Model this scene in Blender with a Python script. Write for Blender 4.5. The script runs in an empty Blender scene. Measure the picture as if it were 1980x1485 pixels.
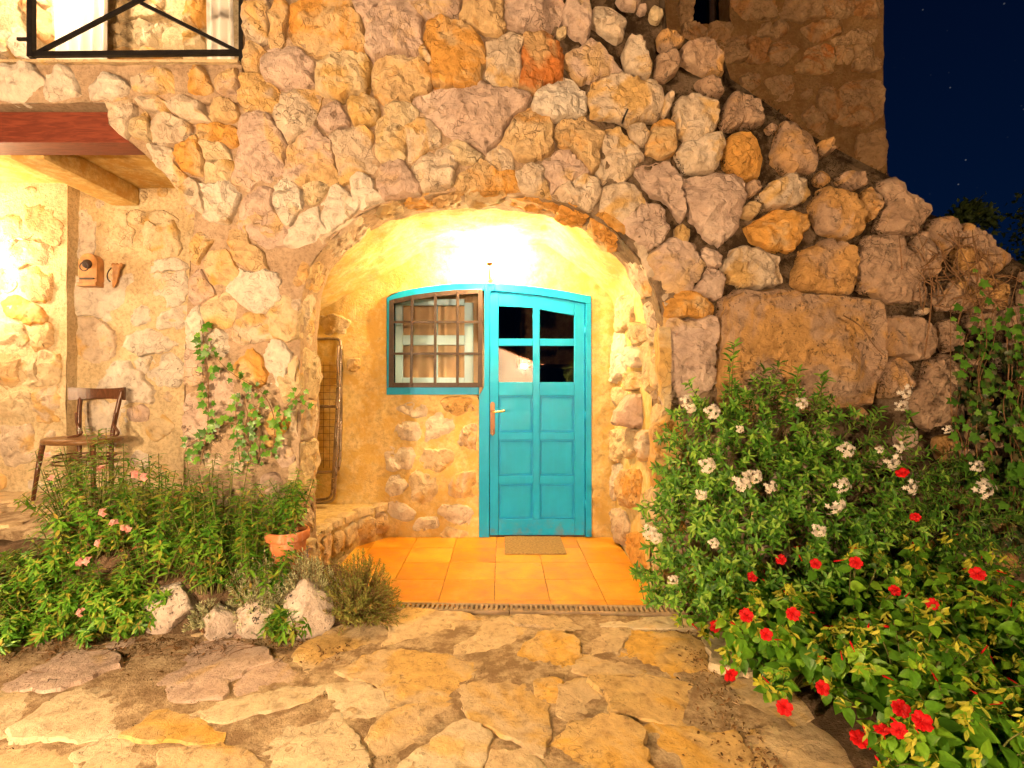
import bpy, bmesh, math, random
import numpy as np
from mathutils import Vector, Matrix, noise, geometry
R = math.radians
random.seed(7); np.random.seed(7)
scene = bpy.context.scene
COL = scene.collection

# ------------------------------------------------------------------ camera
FX, CX, CY, H = 1010.0, 970.0, 742.5, 1.286      # focal length and axis in photo pixels, eye height in metres
cam = bpy.data.cameras.new("camera"); cam_o = bpy.data.objects.new("camera", cam); COL.objects.link(cam_o)
cam.sensor_width = 36; cam.lens = 36 * FX / 1980; cam.shift_x = 20 / 1980
cam.clip_start = 0.05; cam.clip_end = 2000
cam_o.location = (0, 0, H); cam_o.rotation_euler = (R(90), 0, 0)
scene.camera = cam_o

# ------------------------------------------------------------------ night sky
world = bpy.data.worlds.new("World"); scene.world = world; world.use_nodes = True
wt = world.node_tree; wn = wt.nodes; wl = wt.links
for n in list(wn): wn.remove(n)
w_out = wn.new("ShaderNodeOutputWorld"); w_bg = wn.new("ShaderNodeBackground"); wl.new(w_bg.outputs[0], w_out.inputs[0])
w_tc = wn.new("ShaderNodeTexCoord"); w_sep = wn.new("ShaderNodeSeparateXYZ"); wl.new(w_tc.outputs["Generated"], w_sep.inputs[0])
w_rmp = wn.new("ShaderNodeValToRGB"); wl.new(w_sep.outputs["Z"], w_rmp.inputs[0])
w_rmp.color_ramp.elements[0].position = 0.0; w_rmp.color_ramp.elements[0].color = (0.0001, 0.0012, 0.0052, 1)
w_rmp.color_ramp.elements[1].position = 0.62; w_rmp.color_ramp.elements[1].color = (0.0001, 0.0004, 0.0020, 1)
w_vor = wn.new("ShaderNodeTexVoronoi"); w_vor.inputs["Scale"].default_value = 60; wl.new(w_tc.outputs["Generated"], w_vor.inputs["Vector"])
w_lt = wn.new("ShaderNodeMapRange"); wl.new(w_vor.outputs["Distance"], w_lt.inputs[0])
w_lt.inputs[1].default_value = 0.03; w_lt.inputs[2].default_value = 0.075; w_lt.inputs[3].default_value = 1; w_lt.inputs[4].default_value = 0
w_sc = wn.new("ShaderNodeSeparateColor"); wl.new(w_vor.outputs["Color"], w_sc.inputs[0])
w_pw = wn.new("ShaderNodeMath"); w_pw.operation = 'POWER'; wl.new(w_sc.outputs[0], w_pw.inputs[0]); w_pw.inputs[1].default_value = 5
w_mu = wn.new("ShaderNodeMath"); w_mu.operation = 'MULTIPLY'; wl.new(w_lt.outputs[0], w_mu.inputs[0]); wl.new(w_pw.outputs[0], w_mu.inputs[1])
w_m2 = wn.new("ShaderNodeMath"); w_m2.operation = 'MULTIPLY'; wl.new(w_mu.outputs[0], w_m2.inputs[0]); w_m2.inputs[1].default_value = 0.022
w_add = wn.new("ShaderNodeMix"); w_add.data_type = 'RGBA'; w_add.blend_type = 'ADD'; w_add.inputs[0].default_value = 1
wl.new(w_rmp.outputs[0], w_add.inputs[6]); wl.new(w_m2.outputs[0], w_add.inputs[7]); wl.new(w_add.outputs[2], w_bg.inputs[0])
w_bg.inputs[1].default_value = 1.0

# ------------------------------------------------------------------ exposure and lamp powers
vs = scene.view_settings
vs.view_transform = 'Standard'; vs.look = 'None'; vs.exposure = 2.7; vs.gamma = 1.0; vs.use_curve_mapping = False
scene.cycles.use_denoising = True
scene.cycles.max_bounces = 7; scene.cycles.diffuse_bounces = 4; scene.cycles.glossy_bounces = 3
scene.cycles.transmission_bounces = 4; scene.cycles.transparent_max_bounces = 6
scene.cycles.sample_clamp_indirect = 6.0
P_DOOR, C_DOOR = 90.0, (1.0, 0.68, 0.31)
P_TERR, C_TERR = 80.0, (1.0, 0.70, 0.40)
P_BALC, C_BALC = 90.0, (1.0, 0.72, 0.46)
P_KEY,  C_KEY  = 720.0, (1.0, 0.67, 0.37)
P_SHED, C_SHED = 2100.0, (1.0, 0.66, 0.36)

# ------------------------------------------------------------------ pixel to place
def onY(px, py, Y): return Vector(((px - CX) * Y / FX, Y, H - (py - CY) * Y / FX))
def onZ(px, py, z):
    Y = FX * (H - z) / (py - CY); return Vector(((px - CX) * Y / FX, Y, z))
def onX(px, py, X):
    Y = FX * X / (px - CX); return Vector((X, Y, H - (py - CY) * Y / FX))

# ------------------------------------------------------------------ materials
def mat_new(name):
    m = bpy.data.materials.new(name); m.use_nodes = True
    nt = m.node_tree; nt.nodes.clear()
    return m, nt
class NT:
    def __init__(s, name):
        s.m, s.t = mat_new(name); s.N = s.t.nodes; s.L = s.t.links
        s.out = s.N.new("ShaderNodeOutputMaterial"); s.p = s.N.new("ShaderNodeBsdfPrincipled"); s.L.new(s.p.outputs[0], s.out.inputs[0])
    def put(s, sock, v):
        if hasattr(v, "links") or isinstance(v, bpy.types.NodeSocket): s.L.new(v, sock)
        else: sock.default_value = v
    def coord(s, rnd=True, scale=None):
        tc = s.N.new("ShaderNodeTexCoord"); v = tc.outputs["Object"]
        if rnd:
            oi = s.N.new("ShaderNodeObjectInfo"); mm = s.N.new("ShaderNodeVectorMath"); mm.operation = 'MULTIPLY_ADD'
            s.L.new(oi.outputs["Random"], mm.inputs[0]); mm.inputs[1].default_value = (37, 53, 71); s.L.new(v, mm.inputs[2]); v = mm.outputs[0]
        if scale:
            mp = s.N.new("ShaderNodeVectorMath"); mp.operation = 'MULTIPLY'; s.L.new(v, mp.inputs[0]); mp.inputs[1].default_value = scale; v = mp.outputs[0]
        return v
    def rand(s): return s.N.new("ShaderNodeObjectInfo").outputs["Random"]
    def island(s): return s.N.new("ShaderNodeNewGeometry").outputs["Random Per Island"]
    def noise(s, v, scale, detail=5, rough=0.6, dist=0.0):
        n = s.N.new("ShaderNodeTexNoise"); s.L.new(v, n.inputs["Vector"]); n.inputs["Scale"].default_value = scale
        n.inputs["Detail"].default_value = detail; n.inputs["Roughness"].default_value = rough; n.inputs["Distortion"].default_value = dist
        return n.outputs["Fac"]
    def ridged(s, v, scale, detail=4):
        n = s.N.new("ShaderNodeTexNoise"); n.noise_type = 'RIDGED_MULTIFRACTAL'; n.normalize = True; s.L.new(v, n.inputs["Vector"]); n.inputs["Scale"].default_value = scale; n.inputs["Detail"].default_value = detail
        return n.outputs["Fac"]
    def vor(s, v, scale, feature='F1'):
        n = s.N.new("ShaderNodeTexVoronoi"); n.feature = feature; s.L.new(v, n.inputs["Vector"]); n.inputs["Scale"].default_value = scale
        return n.outputs["Distance"]
    def mr(s, v, a, b, c=0.0, d=1.0):
        n = s.N.new("ShaderNodeMapRange"); s.put(n.inputs[0], v); n.interpolation_type = 'SMOOTHSTEP'
        for i, x in enumerate((a, b, c, d)): s.put(n.inputs[i + 1], x)
        return n.outputs[0]
    def math(s, op, a, b=0.0):
        n = s.N.new("ShaderNodeMath"); n.operation = op; s.put(n.inputs[0], a); s.put(n.inputs[1], b); return n.outputs[0]
    def mix(s, f, a, b, mode='MIX'):
        n = s.N.new("ShaderNodeMix"); n.data_type = 'RGBA'; n.blend_type = mode; s.put(n.inputs[0], f)
        for i, x in ((6, a), (7, b)):
            s.put(n.inputs[i], (*x, 1) if isinstance(x, tuple) and len(x) == 3 else x)
        return n.outputs[2]
    def ramp(s, f, stops):
        n = s.N.new("ShaderNodeValToRGB"); s.put(n.inputs[0], f); e = n.color_ramp.elements
        while len(e) < len(stops): e.new(0.5)
        for el, (p, c) in zip(e, stops): el.position = p; el.color = (*c, 1)
        return n.outputs[0]
    def bump(s, h, strength=0.5, dist=0.01):
        b = s.N.new("ShaderNodeBump"); b.inputs["Strength"].default_value = strength; b.inputs["Distance"].default_value = dist
        s.put(b.inputs["Height"], h); s.L.new(b.outputs[0], s.p.inputs["Normal"])
    def done(s, col, rough=0.8, metal=0.0, spec=0.3):
        s.put(s.p.inputs["Base Color"], (*col, 1) if isinstance(col, tuple) else col)
        s.put(s.p.inputs["Roughness"], rough); s.p.inputs["Metallic"].default_value = metal; s.p.inputs["Specular IOR Level"].default_value = spec
        return s.m

def limestone(name, a, b, c, ochre, ochre_at=0.62, lichen=0.0, bumpy=0.8):
    s = NT(name); v = s.coord()
    n1 = s.noise(v, 4.0, 5, 0.6, 0.6); n2 = s.noise(v, 17, 7, 0.68, 0.4); n3 = s.noise(v, 2.2, 4, 0.6, 1.2)
    base = s.ramp(n1, [(0.3, a), (0.52, b), (0.72, c)])
    base = s.mix(s.mr(s.rand(), 0.0, 1.0, 0.0, 0.55), base, b)
    oc = s.mr(s.math('ADD', n3, s.math('MULTIPLY', s.rand(), 0.16)), ochre_at, ochre_at + 0.14)
    base = s.mix(s.math('MULTIPLY', oc, 0.85), base, ochre)
    base = s.mix(1.0, base, s.ramp(n2, [(0.26, (0.42, 0.36, 0.31)), (0.46, (0.92, 0.90, 0.88)), (0.74, (1.22, 1.20, 1.16))]), 'MULTIPLY')
    crk = s.vor(v, 9.0, 'DISTANCE_TO_EDGE')
    vv = s.N.new("ShaderNodeVectorMath"); vv.operation = 'ADD'; s.L.new(v, vv.inputs[0])
    nn = s.N.new("ShaderNodeTexNoise"); s.L.new(v, nn.inputs["Vector"]); nn.inputs["Scale"].default_value = 5; s.L.new(nn.outputs["Color"], vv.inputs[1])
    crk = s.N.new("ShaderNodeTexVoronoi"); crk.feature = 'DISTANCE_TO_EDGE'; s.L.new(vv.outputs[0], crk.inputs["Vector"]); crk.inputs["Scale"].default_value = 5.5
    cm = s.math('MULTIPLY', s.mr(crk.outputs["Distance"], 0.0, 0.022, 1.0, 0.0), s.mr(s.noise(v, 3.0, 2), 0.5, 0.62))
    base = s.mix(s.math('MULTIPLY', cm, 0.6), base, (0.09, 0.06, 0.04))
    if lichen:
        sp = s.mr(s.noise(v, 46, 3, 0.55), 0.60, 0.635)
        sp = s.math('MULTIPLY', sp, s.mr(s.noise(v, 6, 2), 0.40, 0.56))
        base = s.mix(s.math('MULTIPLY', sp, lichen), base, (0.025, 0.02, 0.018))
    h = s.math('ADD', s.math('MULTIPLY', n2, 0.8), s.math('MULTIPLY', s.noise(v, 60, 6, 0.7), 0.35))
    h = s.math('ADD', s.math('SUBTRACT', h, s.math('MULTIPLY', cm, 0.5)), s.math('MULTIPLY', s.ridged(v, 7.0), 0.8))
    s.bump(h, bumpy, 0.034)
    return s.done(base, 0.88, spec=0.25)

M = {}
M['stone'] = limestone("limestone_pale", (0.46, 0.37, 0.28), (0.57, 0.47, 0.36), (0.66, 0.58, 0.48), (0.58, 0.37, 0.12), 0.56)
M['mauve'] = limestone("limestone_mauve", (0.42, 0.31, 0.25), (0.51, 0.39, 0.325), (0.61, 0.49, 0.41), (0.55, 0.38, 0.17), 0.62)
M['ochre'] = limestone("limestone_ochre", (0.50, 0.36, 0.20), (0.56, 0.40, 0.21), (0.64, 0.51, 0.34), (0.58, 0.29, 0.05), 0.53)
M['rust'] = limestone("limestone_rust", (0.48, 0.31, 0.16), (0.52, 0.34, 0.16), (0.56, 0.42, 0.26), (0.46, 0.14, 0.02), 0.50)
M['weath'] = limestone("limestone_weathered", (0.26, 0.17, 0.115), (0.40, 0.275, 0.19), (0.54, 0.40, 0.29), (0.50, 0.285, 0.09), 0.58, 0.6)
M['yellow'] = limestone("limestone_yellow", (0.55, 0.43, 0.26), (0.58, 0.47, 0.30), (0.62, 0.54, 0.40), (0.54, 0.34, 0.10), 0.6)
M['white']  = limestone("limestone_white", (0.58, 0.51, 0.43), (0.62, 0.56, 0.48), (0.66, 0.62, 0.56), (0.56, 0.40, 0.20), 0.70)
M['tower'] = limestone("limestone_tower", (0.38, 0.24, 0.12), (0.46, 0.30, 0.155), (0.52, 0.36, 0.21), (0.44, 0.21, 0.07), 0.60, 0.25)
M['rock']   = limestone("lichened_rock",   (0.50, 0.42, 0.37), (0.56, 0.48, 0.42), (0.62, 0.55, 0.48), (0.50, 0.38, 0.24), 0.72, 0.95)
M['flag']   = limestone("flagstone",       (0.50, 0.38, 0.23), (0.56, 0.43, 0.26), (0.60, 0.49, 0.32), (0.58, 0.38, 0.12), 0.60, 0.35, 0.55)

M['flag_pale'] = limestone("flagstone_pale", (0.54, 0.44, 0.29), (0.60, 0.50, 0.34), (0.64, 0.55, 0.40), (0.60, 0.42, 0.16), 0.62, 0.35, 0.55)
M['flag_gold'] = limestone("flagstone_gold", (0.52, 0.36, 0.16), (0.58, 0.41, 0.18), (0.60, 0.46, 0.25), (0.60, 0.36, 0.07), 0.55, 0.35, 0.55)

def mortar(name, a, b, moss, x0=None, x1=None, scale=1.0, bumpy=0.9):
    s = NT(name); v = s.coord(False)
    n1 = s.noise(v, 5 * scale, 6, 0.65); n2 = s.noise(v, 38 * scale, 6, 0.7)
    base = s.mix(s.mr(n1, 0.35, 0.65), a, b)
    base = s.mix(1.0, base, s.ramp(n2, [(0.3, (0.6, 0.57, 0.54)), (0.55, (1, 1, 1)), (0.75, (1.1, 1.08, 1.05))]), 'MULTIPLY')
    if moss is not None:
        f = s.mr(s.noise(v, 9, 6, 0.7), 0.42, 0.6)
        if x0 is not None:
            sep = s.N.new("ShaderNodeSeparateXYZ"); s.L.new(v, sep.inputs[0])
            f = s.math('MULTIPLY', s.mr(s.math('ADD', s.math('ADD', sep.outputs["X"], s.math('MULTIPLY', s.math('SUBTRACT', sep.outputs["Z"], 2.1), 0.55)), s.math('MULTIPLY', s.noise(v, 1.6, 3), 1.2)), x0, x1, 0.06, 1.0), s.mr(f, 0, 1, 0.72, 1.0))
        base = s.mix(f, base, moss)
    h = s.math('ADD', n2, s.math('MULTIPLY', s.noise(v, 120, 4, 0.7), 0.4))
    s.bump(h, bumpy, 0.018)
    return s.done(base, 0.95, spec=0.15)
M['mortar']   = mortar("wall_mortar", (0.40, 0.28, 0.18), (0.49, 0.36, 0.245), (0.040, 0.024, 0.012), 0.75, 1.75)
M['mortar_y'] = mortar("yellow_mortar", (0.62, 0.48, 0.28), (0.66, 0.54, 0.34), None)
M['mortar_t'] = mortar("tower_mortar", (0.30, 0.175, 0.07), (0.36, 0.22, 0.095), (0.24, 0.13, 0.05))
M['plaster']  = mortar("niche_plaster", (0.66, 0.51, 0.235), (0.70, 0.57, 0.30), (0.60, 0.42, 0.14), scale=0.6, bumpy=0.6)
M['plaster_c'] = mortar("ceiling_plaster", (0.56, 0.38, 0.13), (0.60, 0.43, 0.18), (0.46, 0.27, 0.07), scale=0.6, bumpy=0.4)
M['joint']    = mortar("paving_joint", (0.50, 0.37, 0.22), (0.57, 0.44, 0.28), (0.27, 0.18, 0.10), scale=1.6)
M['soil']     = mortar("bed_soil", (0.15, 0.095, 0.055), (0.24, 0.16, 0.10), (0.09, 0.058, 0.032), scale=2)
M['ledge']    = mortar("ledge_top", (0.58, 0.44, 0.20), (0.62, 0.49, 0.26), None, scale=0.8, bumpy=0.5)

def plain(name, col, rough=0.5, metal=0.0, spec=0.5, var=0.12, nscale=8.0, bump=0.0, bscale=60):
    s = NT(name); v = s.coord()
    f = s.noise(v, nscale, 5, 0.6)
    lo = tuple(c * (1 - var) for c in col); hi = tuple(min(1, c * (1 + var)) for c in col)
    c = s.mix(s.mr(f, 0.3, 0.7), lo, hi)
    if bump: s.bump(s.noise(v, bscale, 5, 0.65), bump, 0.004)
    r = s.mr(s.noise(v, nscale * 2.3, 4), 0.3, 0.7, max(0.05, rough - 0.08), min(1, rough + 0.1))
    return s.done(c, r, metal, spec)
def painted(name, col):
    s = NT(name); v = s.coord(); g = s.coord(True, (14, 14, 0.9))
    c = s.mix(s.mr(s.noise(v, 5, 5), 0.3, 0.7), tuple(x * 0.93 for x in col), tuple(min(1, x * 1.05) for x in col))
    wr = s.mr(s.noise(v, 26, 6, 0.7), 0.70, 0.76)
    c = s.mix(s.math('MULTIPLY', wr, 0.3), c, tuple(x * 0.6 for x in col))
    fade = s.mr(s.noise(g, 3.0, 6, 0.7), 0.45, 0.75, 0.0, 0.22); c = s.mix(fade, c, tuple(min(1, x * 1.3 + 0.004) for x in col))
    sp_ = s.N.new('ShaderNodeSeparateXYZ'); s.L.new(s.coord(False), sp_.inputs[0])
    dirt = s.math('MULTIPLY', s.mr(sp_.outputs['Z'], 0.0, 0.22, 1.0, 0.0), s.mr(s.noise(v, 12, 6, 0.7), 0.45, 0.7)); c = s.mix(s.math('MULTIPLY', dirt, 0.5), c, (0.20, 0.13, 0.07))
    s.bump(s.math('ADD', s.noise(g, 9, 5, 0.6), s.math('MULTIPLY', s.noise(v, 90, 3), 0.3)), 0.16, 0.003)
    return s.done(c, s.mr(s.noise(v, 9, 4), 0.3, 0.7, 0.34, 0.5), 0, 0.25)
M['turq']  = painted("turquoise_paint", (0.0003, 0.32, 0.68))
M['sash']  = painted("pale_blue_paint", (0.42, 0.62, 0.78))
M['iron']  = plain("brown_iron", (0.034, 0.019, 0.014), 0.5, 0.2, 0.5, 0.3, 20, 0.3)
M['black_iron'] = plain("black_iron", (0.022, 0.019, 0.018), 0.4, 0.5, 0.5, 0.3, 20, 0.2)
M['steel'] = plain("dull_steel_tube", (0.30, 0.24, 0.20), 0.33, 0.8, 0.5, 0.3, 14)
M['wire']  = plain("rusty_wire", (0.12, 0.06, 0.03), 0.6, 0.4, 0.4)
M['brass'] = plain("worn_brass", (0.55, 0.36, 0.12), 0.32, 0.9, 0.5, 0.2)
M['aged_brass'] = plain("aged_brass", (0.16, 0.085, 0.03), 0.45, 0.7, 0.4, 0.3)
M['handle_plate'] = plain("brown_plate", (0.20, 0.10, 0.05), 0.4, 0.5, 0.5)
def pot_mat():
    s = NT("terracotta"); v = s.coord(); c = s.mix(s.mr(s.noise(v, 10, 5), 0.3, 0.7), (0.40, 0.13, 0.045), (0.54, 0.20, 0.08))
    c = s.mix(s.math('MULTIPLY', s.mr(s.noise(s.coord(True, (1, 1, 0.35)), 14, 6, 0.7), 0.5, 0.68), 0.55), c, (0.55, 0.44, 0.34)); s.bump(s.noise(v, 60, 5), 0.3, 0.004)
    return s.done(c, 0.85, 0, 0.2)
M['terracotta'] = pot_mat()
M['mat']   = plain("coir_mat", (0.30, 0.20, 0.085), 0.95, 0, 0.1, 0.25, 60, 0.9, 220)
M['grate'] = plain("grate_resin", (0.30, 0.215, 0.135), 0.75, 0, 0.3, 0.25, 12, 0.3)
M['channel'] = plain("drain_channel", (0.03, 0.024, 0.018), 0.9)
M['curtain'] = plain("white_curtain", (0.78, 0.74, 0.68), 0.9, 0, 0.1, 0.03)
M['blind'] = plain("beige_curtain", (0.62, 0.42, 0.25), 0.9, 0, 0.1, 0.08)
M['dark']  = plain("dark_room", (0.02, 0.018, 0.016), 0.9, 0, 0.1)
M['white_wash'] = plain("white_wash", (0.78, 0.74, 0.70), 0.9, 0, 0.1, 0.06, 3)
M['roof']  = plain("roof_tile", (0.22, 0.09, 0.05), 0.85, 0, 0.2, 0.3)
M['bark']  = plain("bark", (0.10, 0.065, 0.04), 0.95, 0, 0.1, 0.35, 25, 0.8)
M['stem']  = plain("green_stem", (0.12, 0.13, 0.035), 0.7, 0, 0.2, 0.3)
M['twig']  = plain("dry_twig", (0.20, 0.11, 0.055), 0.9, 0, 0.1, 0.3, 30)
M['wall_wood'] = plain("ornament_wood", (0.40, 0.19, 0.06), 0.45, 0, 0.4, 0.3, 14)
def wood(name, a, b, axis_scale, rough=0.45):
    s = NT(name); v = s.coord(True, axis_scale)
    n = s.noise(v, 6, 6, 0.6, 1.2); c = s.mix(s.mr(n, 0.35, 0.68), a, b)
    kn = s.vor(s.coord(True, tuple(x * 0.16 for x in axis_scale)), 3.0); c = s.mix(s.mr(kn, 0.05, 0.14, 0.75, 0.0), c, tuple(x * 0.35 for x in a))
    s.bump(n, 0.25, 0.006); return s.done(c, rough, 0, 0.35)
M['beam'] = wood("red_stained_beam", (0.12, 0.026, 0.013), (0.20, 0.048, 0.024), (1.2, 9, 9), 0.5)
M['chair'] = wood("dark_bentwood", (0.075, 0.030, 0.014), (0.14, 0.060, 0.028), (6, 6, 2), 0.28)
M['seat']  = wood("worn_seat", (0.15, 0.075, 0.028), (0.23, 0.12, 0.05), (3, 12, 12), 0.33)
def tile_mat():
    s = NT("terracotta_tile"); v = s.coord(); n = s.noise(v, 7, 6, 0.65)
    c = s.ramp(s.math('ADD', s.math('MULTIPLY', s.rand(), 0.24), s.math('MULTIPLY', n, 0.76)), [(0.25, (0.50, 0.15, 0.008)), (0.5, (0.62, 0.28, 0.014)), (0.75, (0.68, 0.42, 0.05))])
    c = s.mix(s.mr(s.noise(v, 22, 5, 0.7), 0.62, 0.72, 0, 0.5), c, (0.34, 0.10, 0.02))
    c = s.mix(s.mr(s.noise(s.coord(True, (1, 0.5, 1)), 5, 6, 0.7), 0.52, 0.72, 0, 0.45), c, (0.60, 0.36, 0.10))
    c = s.mix(s.mr(s.noise(v, 55, 4, 0.6), 0.66, 0.72, 0, 0.6), c, (0.16, 0.06, 0.02))
    s.bump(s.noise(v, 16, 6, 0.6), 0.3, 0.010)
    return s.done(c, s.mr(n, 0.3, 0.7, 0.30, 0.55), 0, 0.4)
M['tile'] = tile_mat()
def glass(name, tint=(1, 1, 1)):
    m, t = mat_new(name); N, L = t.nodes, t.links
    o = N.new("ShaderNodeOutputMaterial"); mx = N.new("ShaderNodeMixShader"); g = N.new("ShaderNodeBsdfGlossy"); tr = N.new("ShaderNodeBsdfTransparent")
    fr = N.new("ShaderNodeFresnel"); fr.inputs[0].default_value = 1.75; g.inputs["Roughness"].default_value = 0.012; tr.inputs[0].default_value = (*tint, 1)
    tc = N.new("ShaderNodeTexCoord"); nz = N.new("ShaderNodeTexNoise"); nz.inputs["Scale"].default_value = 2.2; bp = N.new("ShaderNodeBump"); bp.inputs["Strength"].default_value = 0.05; bp.inputs["Distance"].default_value = 0.02
    L.new(tc.outputs["Object"], nz.inputs["Vector"]); L.new(nz.outputs["Fac"], bp.inputs["Height"]); L.new(bp.outputs[0], g.inputs["Normal"])
    L.new(fr.outputs[0], mx.inputs[0]); L.new(tr.outputs[0], mx.inputs[1]); L.new(g.outputs[0], mx.inputs[2]); L.new(mx.outputs[0], o.inputs[0]); return m
M['glass'] = glass("window_glass", (0.9, 0.92, 0.92))
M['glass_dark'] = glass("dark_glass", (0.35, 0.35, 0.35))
def emit(name, col, k):
    m, t = mat_new(name); o = t.nodes.new("ShaderNodeOutputMaterial"); e = t.nodes.new("ShaderNodeEmission"); e.inputs[0].default_value = (*col, 1); e.inputs[1].default_value = k
    t.links.new(e.outputs[0], o.inputs[0]); return m
M['bulb'] = emit("lit_bulb", (1, 0.86, 0.6), 25)
def leafy(name, cols, trans=0.35, rough=0.45, island=True, spec=0.4):
    m, t = mat_new(name); N, L = t.nodes, t.links
    o = N.new("ShaderNodeOutputMaterial"); p = N.new("ShaderNodeBsdfPrincipled"); tr = N.new("ShaderNodeBsdfTranslucent"); mx = N.new("ShaderNodeMixShader")
    src = N.new("ShaderNodeNewGeometry").outputs["Random Per Island"] if island else N.new("ShaderNodeObjectInfo").outputs["Random"]
    r = N.new("ShaderNodeValToRGB"); L.new(src, r.inputs[0]); e = r.color_ramp.elements
    while len(e) < len(cols): e.new(0.5)
    for i, (el, c) in enumerate(zip(e, cols)): el.position = i / max(1, len(cols) - 1); el.color = (*c, 1)
    tc = N.new("ShaderNodeTexCoord"); nz = N.new("ShaderNodeTexNoise"); nz.inputs["Scale"].default_value = 40; L.new(tc.outputs["Object"], nz.inputs["Vector"])
    hs = N.new("ShaderNodeHueSaturation"); L.new(r.outputs[0], hs.inputs["Color"])
    mr = N.new("ShaderNodeMapRange"); L.new(nz.outputs["Fac"], mr.inputs[0]); mr.inputs[1].default_value = 0.3; mr.inputs[2].default_value = 0.7; mr.inputs[3].default_value = 0.75; mr.inputs[4].default_value = 1.2
    L.new(mr.outputs[0], hs.inputs["Value"])
    L.new(hs.outputs[0], p.inputs["Base Color"]); L.new(hs.outputs[0], tr.inputs[0]); p.inputs["Roughness"].default_value = rough; p.inputs["Specular IOR Level"].default_value = spec
    mx.inputs[0].default_value = trans; L.new(p.outputs[0], mx.inputs[1]); L.new(tr.outputs[0], mx.inputs[2]); L.new(mx.outputs[0], o.inputs[0]); return m
M['lf_snap'] = leafy("snapdragon_leaf", [(0.048, 0.169, 0.017), (0.109, 0.315, 0.026), (0.182, 0.436, 0.036), (0.315, 0.532, 0.061), (0.484, 0.327, 0.061)])
M['lf_jas']  = leafy("jasmine_leaf", [(0.040, 0.129, 0.015), (0.086, 0.259, 0.023), (0.172, 0.416, 0.038), (0.389, 0.600, 0.086)])
M['lf_mir']  = leafy("broad_leaf", [(0.052, 0.167, 0.012), (0.110, 0.297, 0.018), (0.180, 0.426, 0.026), (0.321, 0.592, 0.038)], 0.35, 0.4, False)
M['lf_miri'] = leafy("broad_leaf_mass", [(0.052, 0.167, 0.012), (0.110, 0.297, 0.018), (0.180, 0.426, 0.026), (0.321, 0.592, 0.038)])
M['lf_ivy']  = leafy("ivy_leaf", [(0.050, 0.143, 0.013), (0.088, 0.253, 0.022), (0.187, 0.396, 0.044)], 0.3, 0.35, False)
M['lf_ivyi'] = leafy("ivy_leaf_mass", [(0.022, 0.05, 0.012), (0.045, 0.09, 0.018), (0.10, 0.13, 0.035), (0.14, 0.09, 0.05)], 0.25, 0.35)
M['lf_silver'] = leafy("silver_leaf", [(0.36, 0.40, 0.22), (0.48, 0.50, 0.30), (0.54, 0.54, 0.32), (0.28, 0.33, 0.16)], 0.25, 0.8, True, 0.1)
M['lf_broom'] = leafy("olive_needle", [(0.14, 0.19, 0.04), (0.24, 0.27, 0.06), (0.32, 0.31, 0.08), (0.20, 0.12, 0.04)], 0.25, 0.8, True, 0.1)
M['lf_tree'] = leafy("tree_leaf", [(0.06, 0.10, 0.02), (0.11, 0.17, 0.035), (0.17, 0.23, 0.05)], 0.3, 0.6)
M['lf_dry']  = leafy("dry_litter", [(0.09, 0.05, 0.025), (0.16, 0.085, 0.035), (0.24, 0.12, 0.045), (0.06, 0.035, 0.02)], 0.1, 0.9, True, 0.1)
M['lf_moss'] = leafy("joint_moss", [(0.016, 0.011, 0.005), (0.035, 0.022, 0.010), (0.055, 0.036, 0.015)], 0.1, 0.9, True, 0.1)
M['bud']   = leafy("yellow_green_bud", [(0.46, 0.48, 0.03), (0.58, 0.55, 0.05), (0.40, 0.46, 0.05)], 0.3, 0.5)
M['red']   = leafy("red_petal", [(0.62, 0.006, 0.012), (0.72, 0.012, 0.012)], 0.25, 0.5, True, 0.2)
M['white_p'] = leafy("white_petal", [(0.74, 0.66, 0.56), (0.80, 0.74, 0.66)], 0.2, 0.6, True, 0.2)
M['pink']  = leafy("pink_petal", [(0.66, 0.27, 0.25), (0.74, 0.40, 0.36)], 0.25, 0.6, True, 0.2)

# ------------------------------------------------------------------ objects
def tag(o, label, cat, group=None):
    o["label"] = label; o["category"] = cat
    if group: o["group"] = group
    return o
def link(name, me, mat, parent=None, kind=None):
    o = bpy.data.objects.new(name, me); COL.objects.link(o)
    if mat is not None and not me.materials: me.materials.append(mat)
    if parent is not None: o.parent = parent
    if kind: o["kind"] = kind
    return o
def pydata(name, vs_, fs, smooth=True):
    me = bpy.data.meshes.new(name); me.from_pydata([tuple(v) for v in vs_], [], fs); me.validate(); me.update()
    if smooth: me.polygons.foreach_set("use_smooth", [True] * len(me.polygons))
    return me
def obj(name, vs_, fs, mat, parent=None, kind=None, smooth=True): return link(name, pydata(name, vs_, fs, smooth), mat, parent, kind)
def empty(name, loc=(0, 0, 0), rz=0.0):
    o = bpy.data.objects.new(name, None); COL.objects.link(o); o.location = loc; o.rotation_euler = (0, 0, rz); o.empty_display_size = 0.1; return o
def bm_obj(name, bm, mat, parent=None, kind=None, smooth=False):
    bmesh.ops.recalc_face_normals(bm, faces=bm.faces)
    me = bpy.data.meshes.new(name); bm.to_mesh(me); bm.free()
    if smooth: me.polygons.foreach_set("use_smooth", [True] * len(me.polygons))
    return link(name, me, mat, parent, kind)
def bm_box(bm, a, b, bevel=0.0):
    g = bmesh.ops.create_cube(bm, size=1.0); vsb = g["verts"]
    for v in vsb: v.co = Vector([(a[i] + b[i]) / 2 + v.co[i] * (b[i] - a[i]) for i in range(3)])
    if bevel:
        es = list({e for v in vsb for e in v.link_edges}); bmesh.ops.bevel(bm, geom=es, offset=bevel, segments=2, affect='EDGES', profile=0.7)
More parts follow.
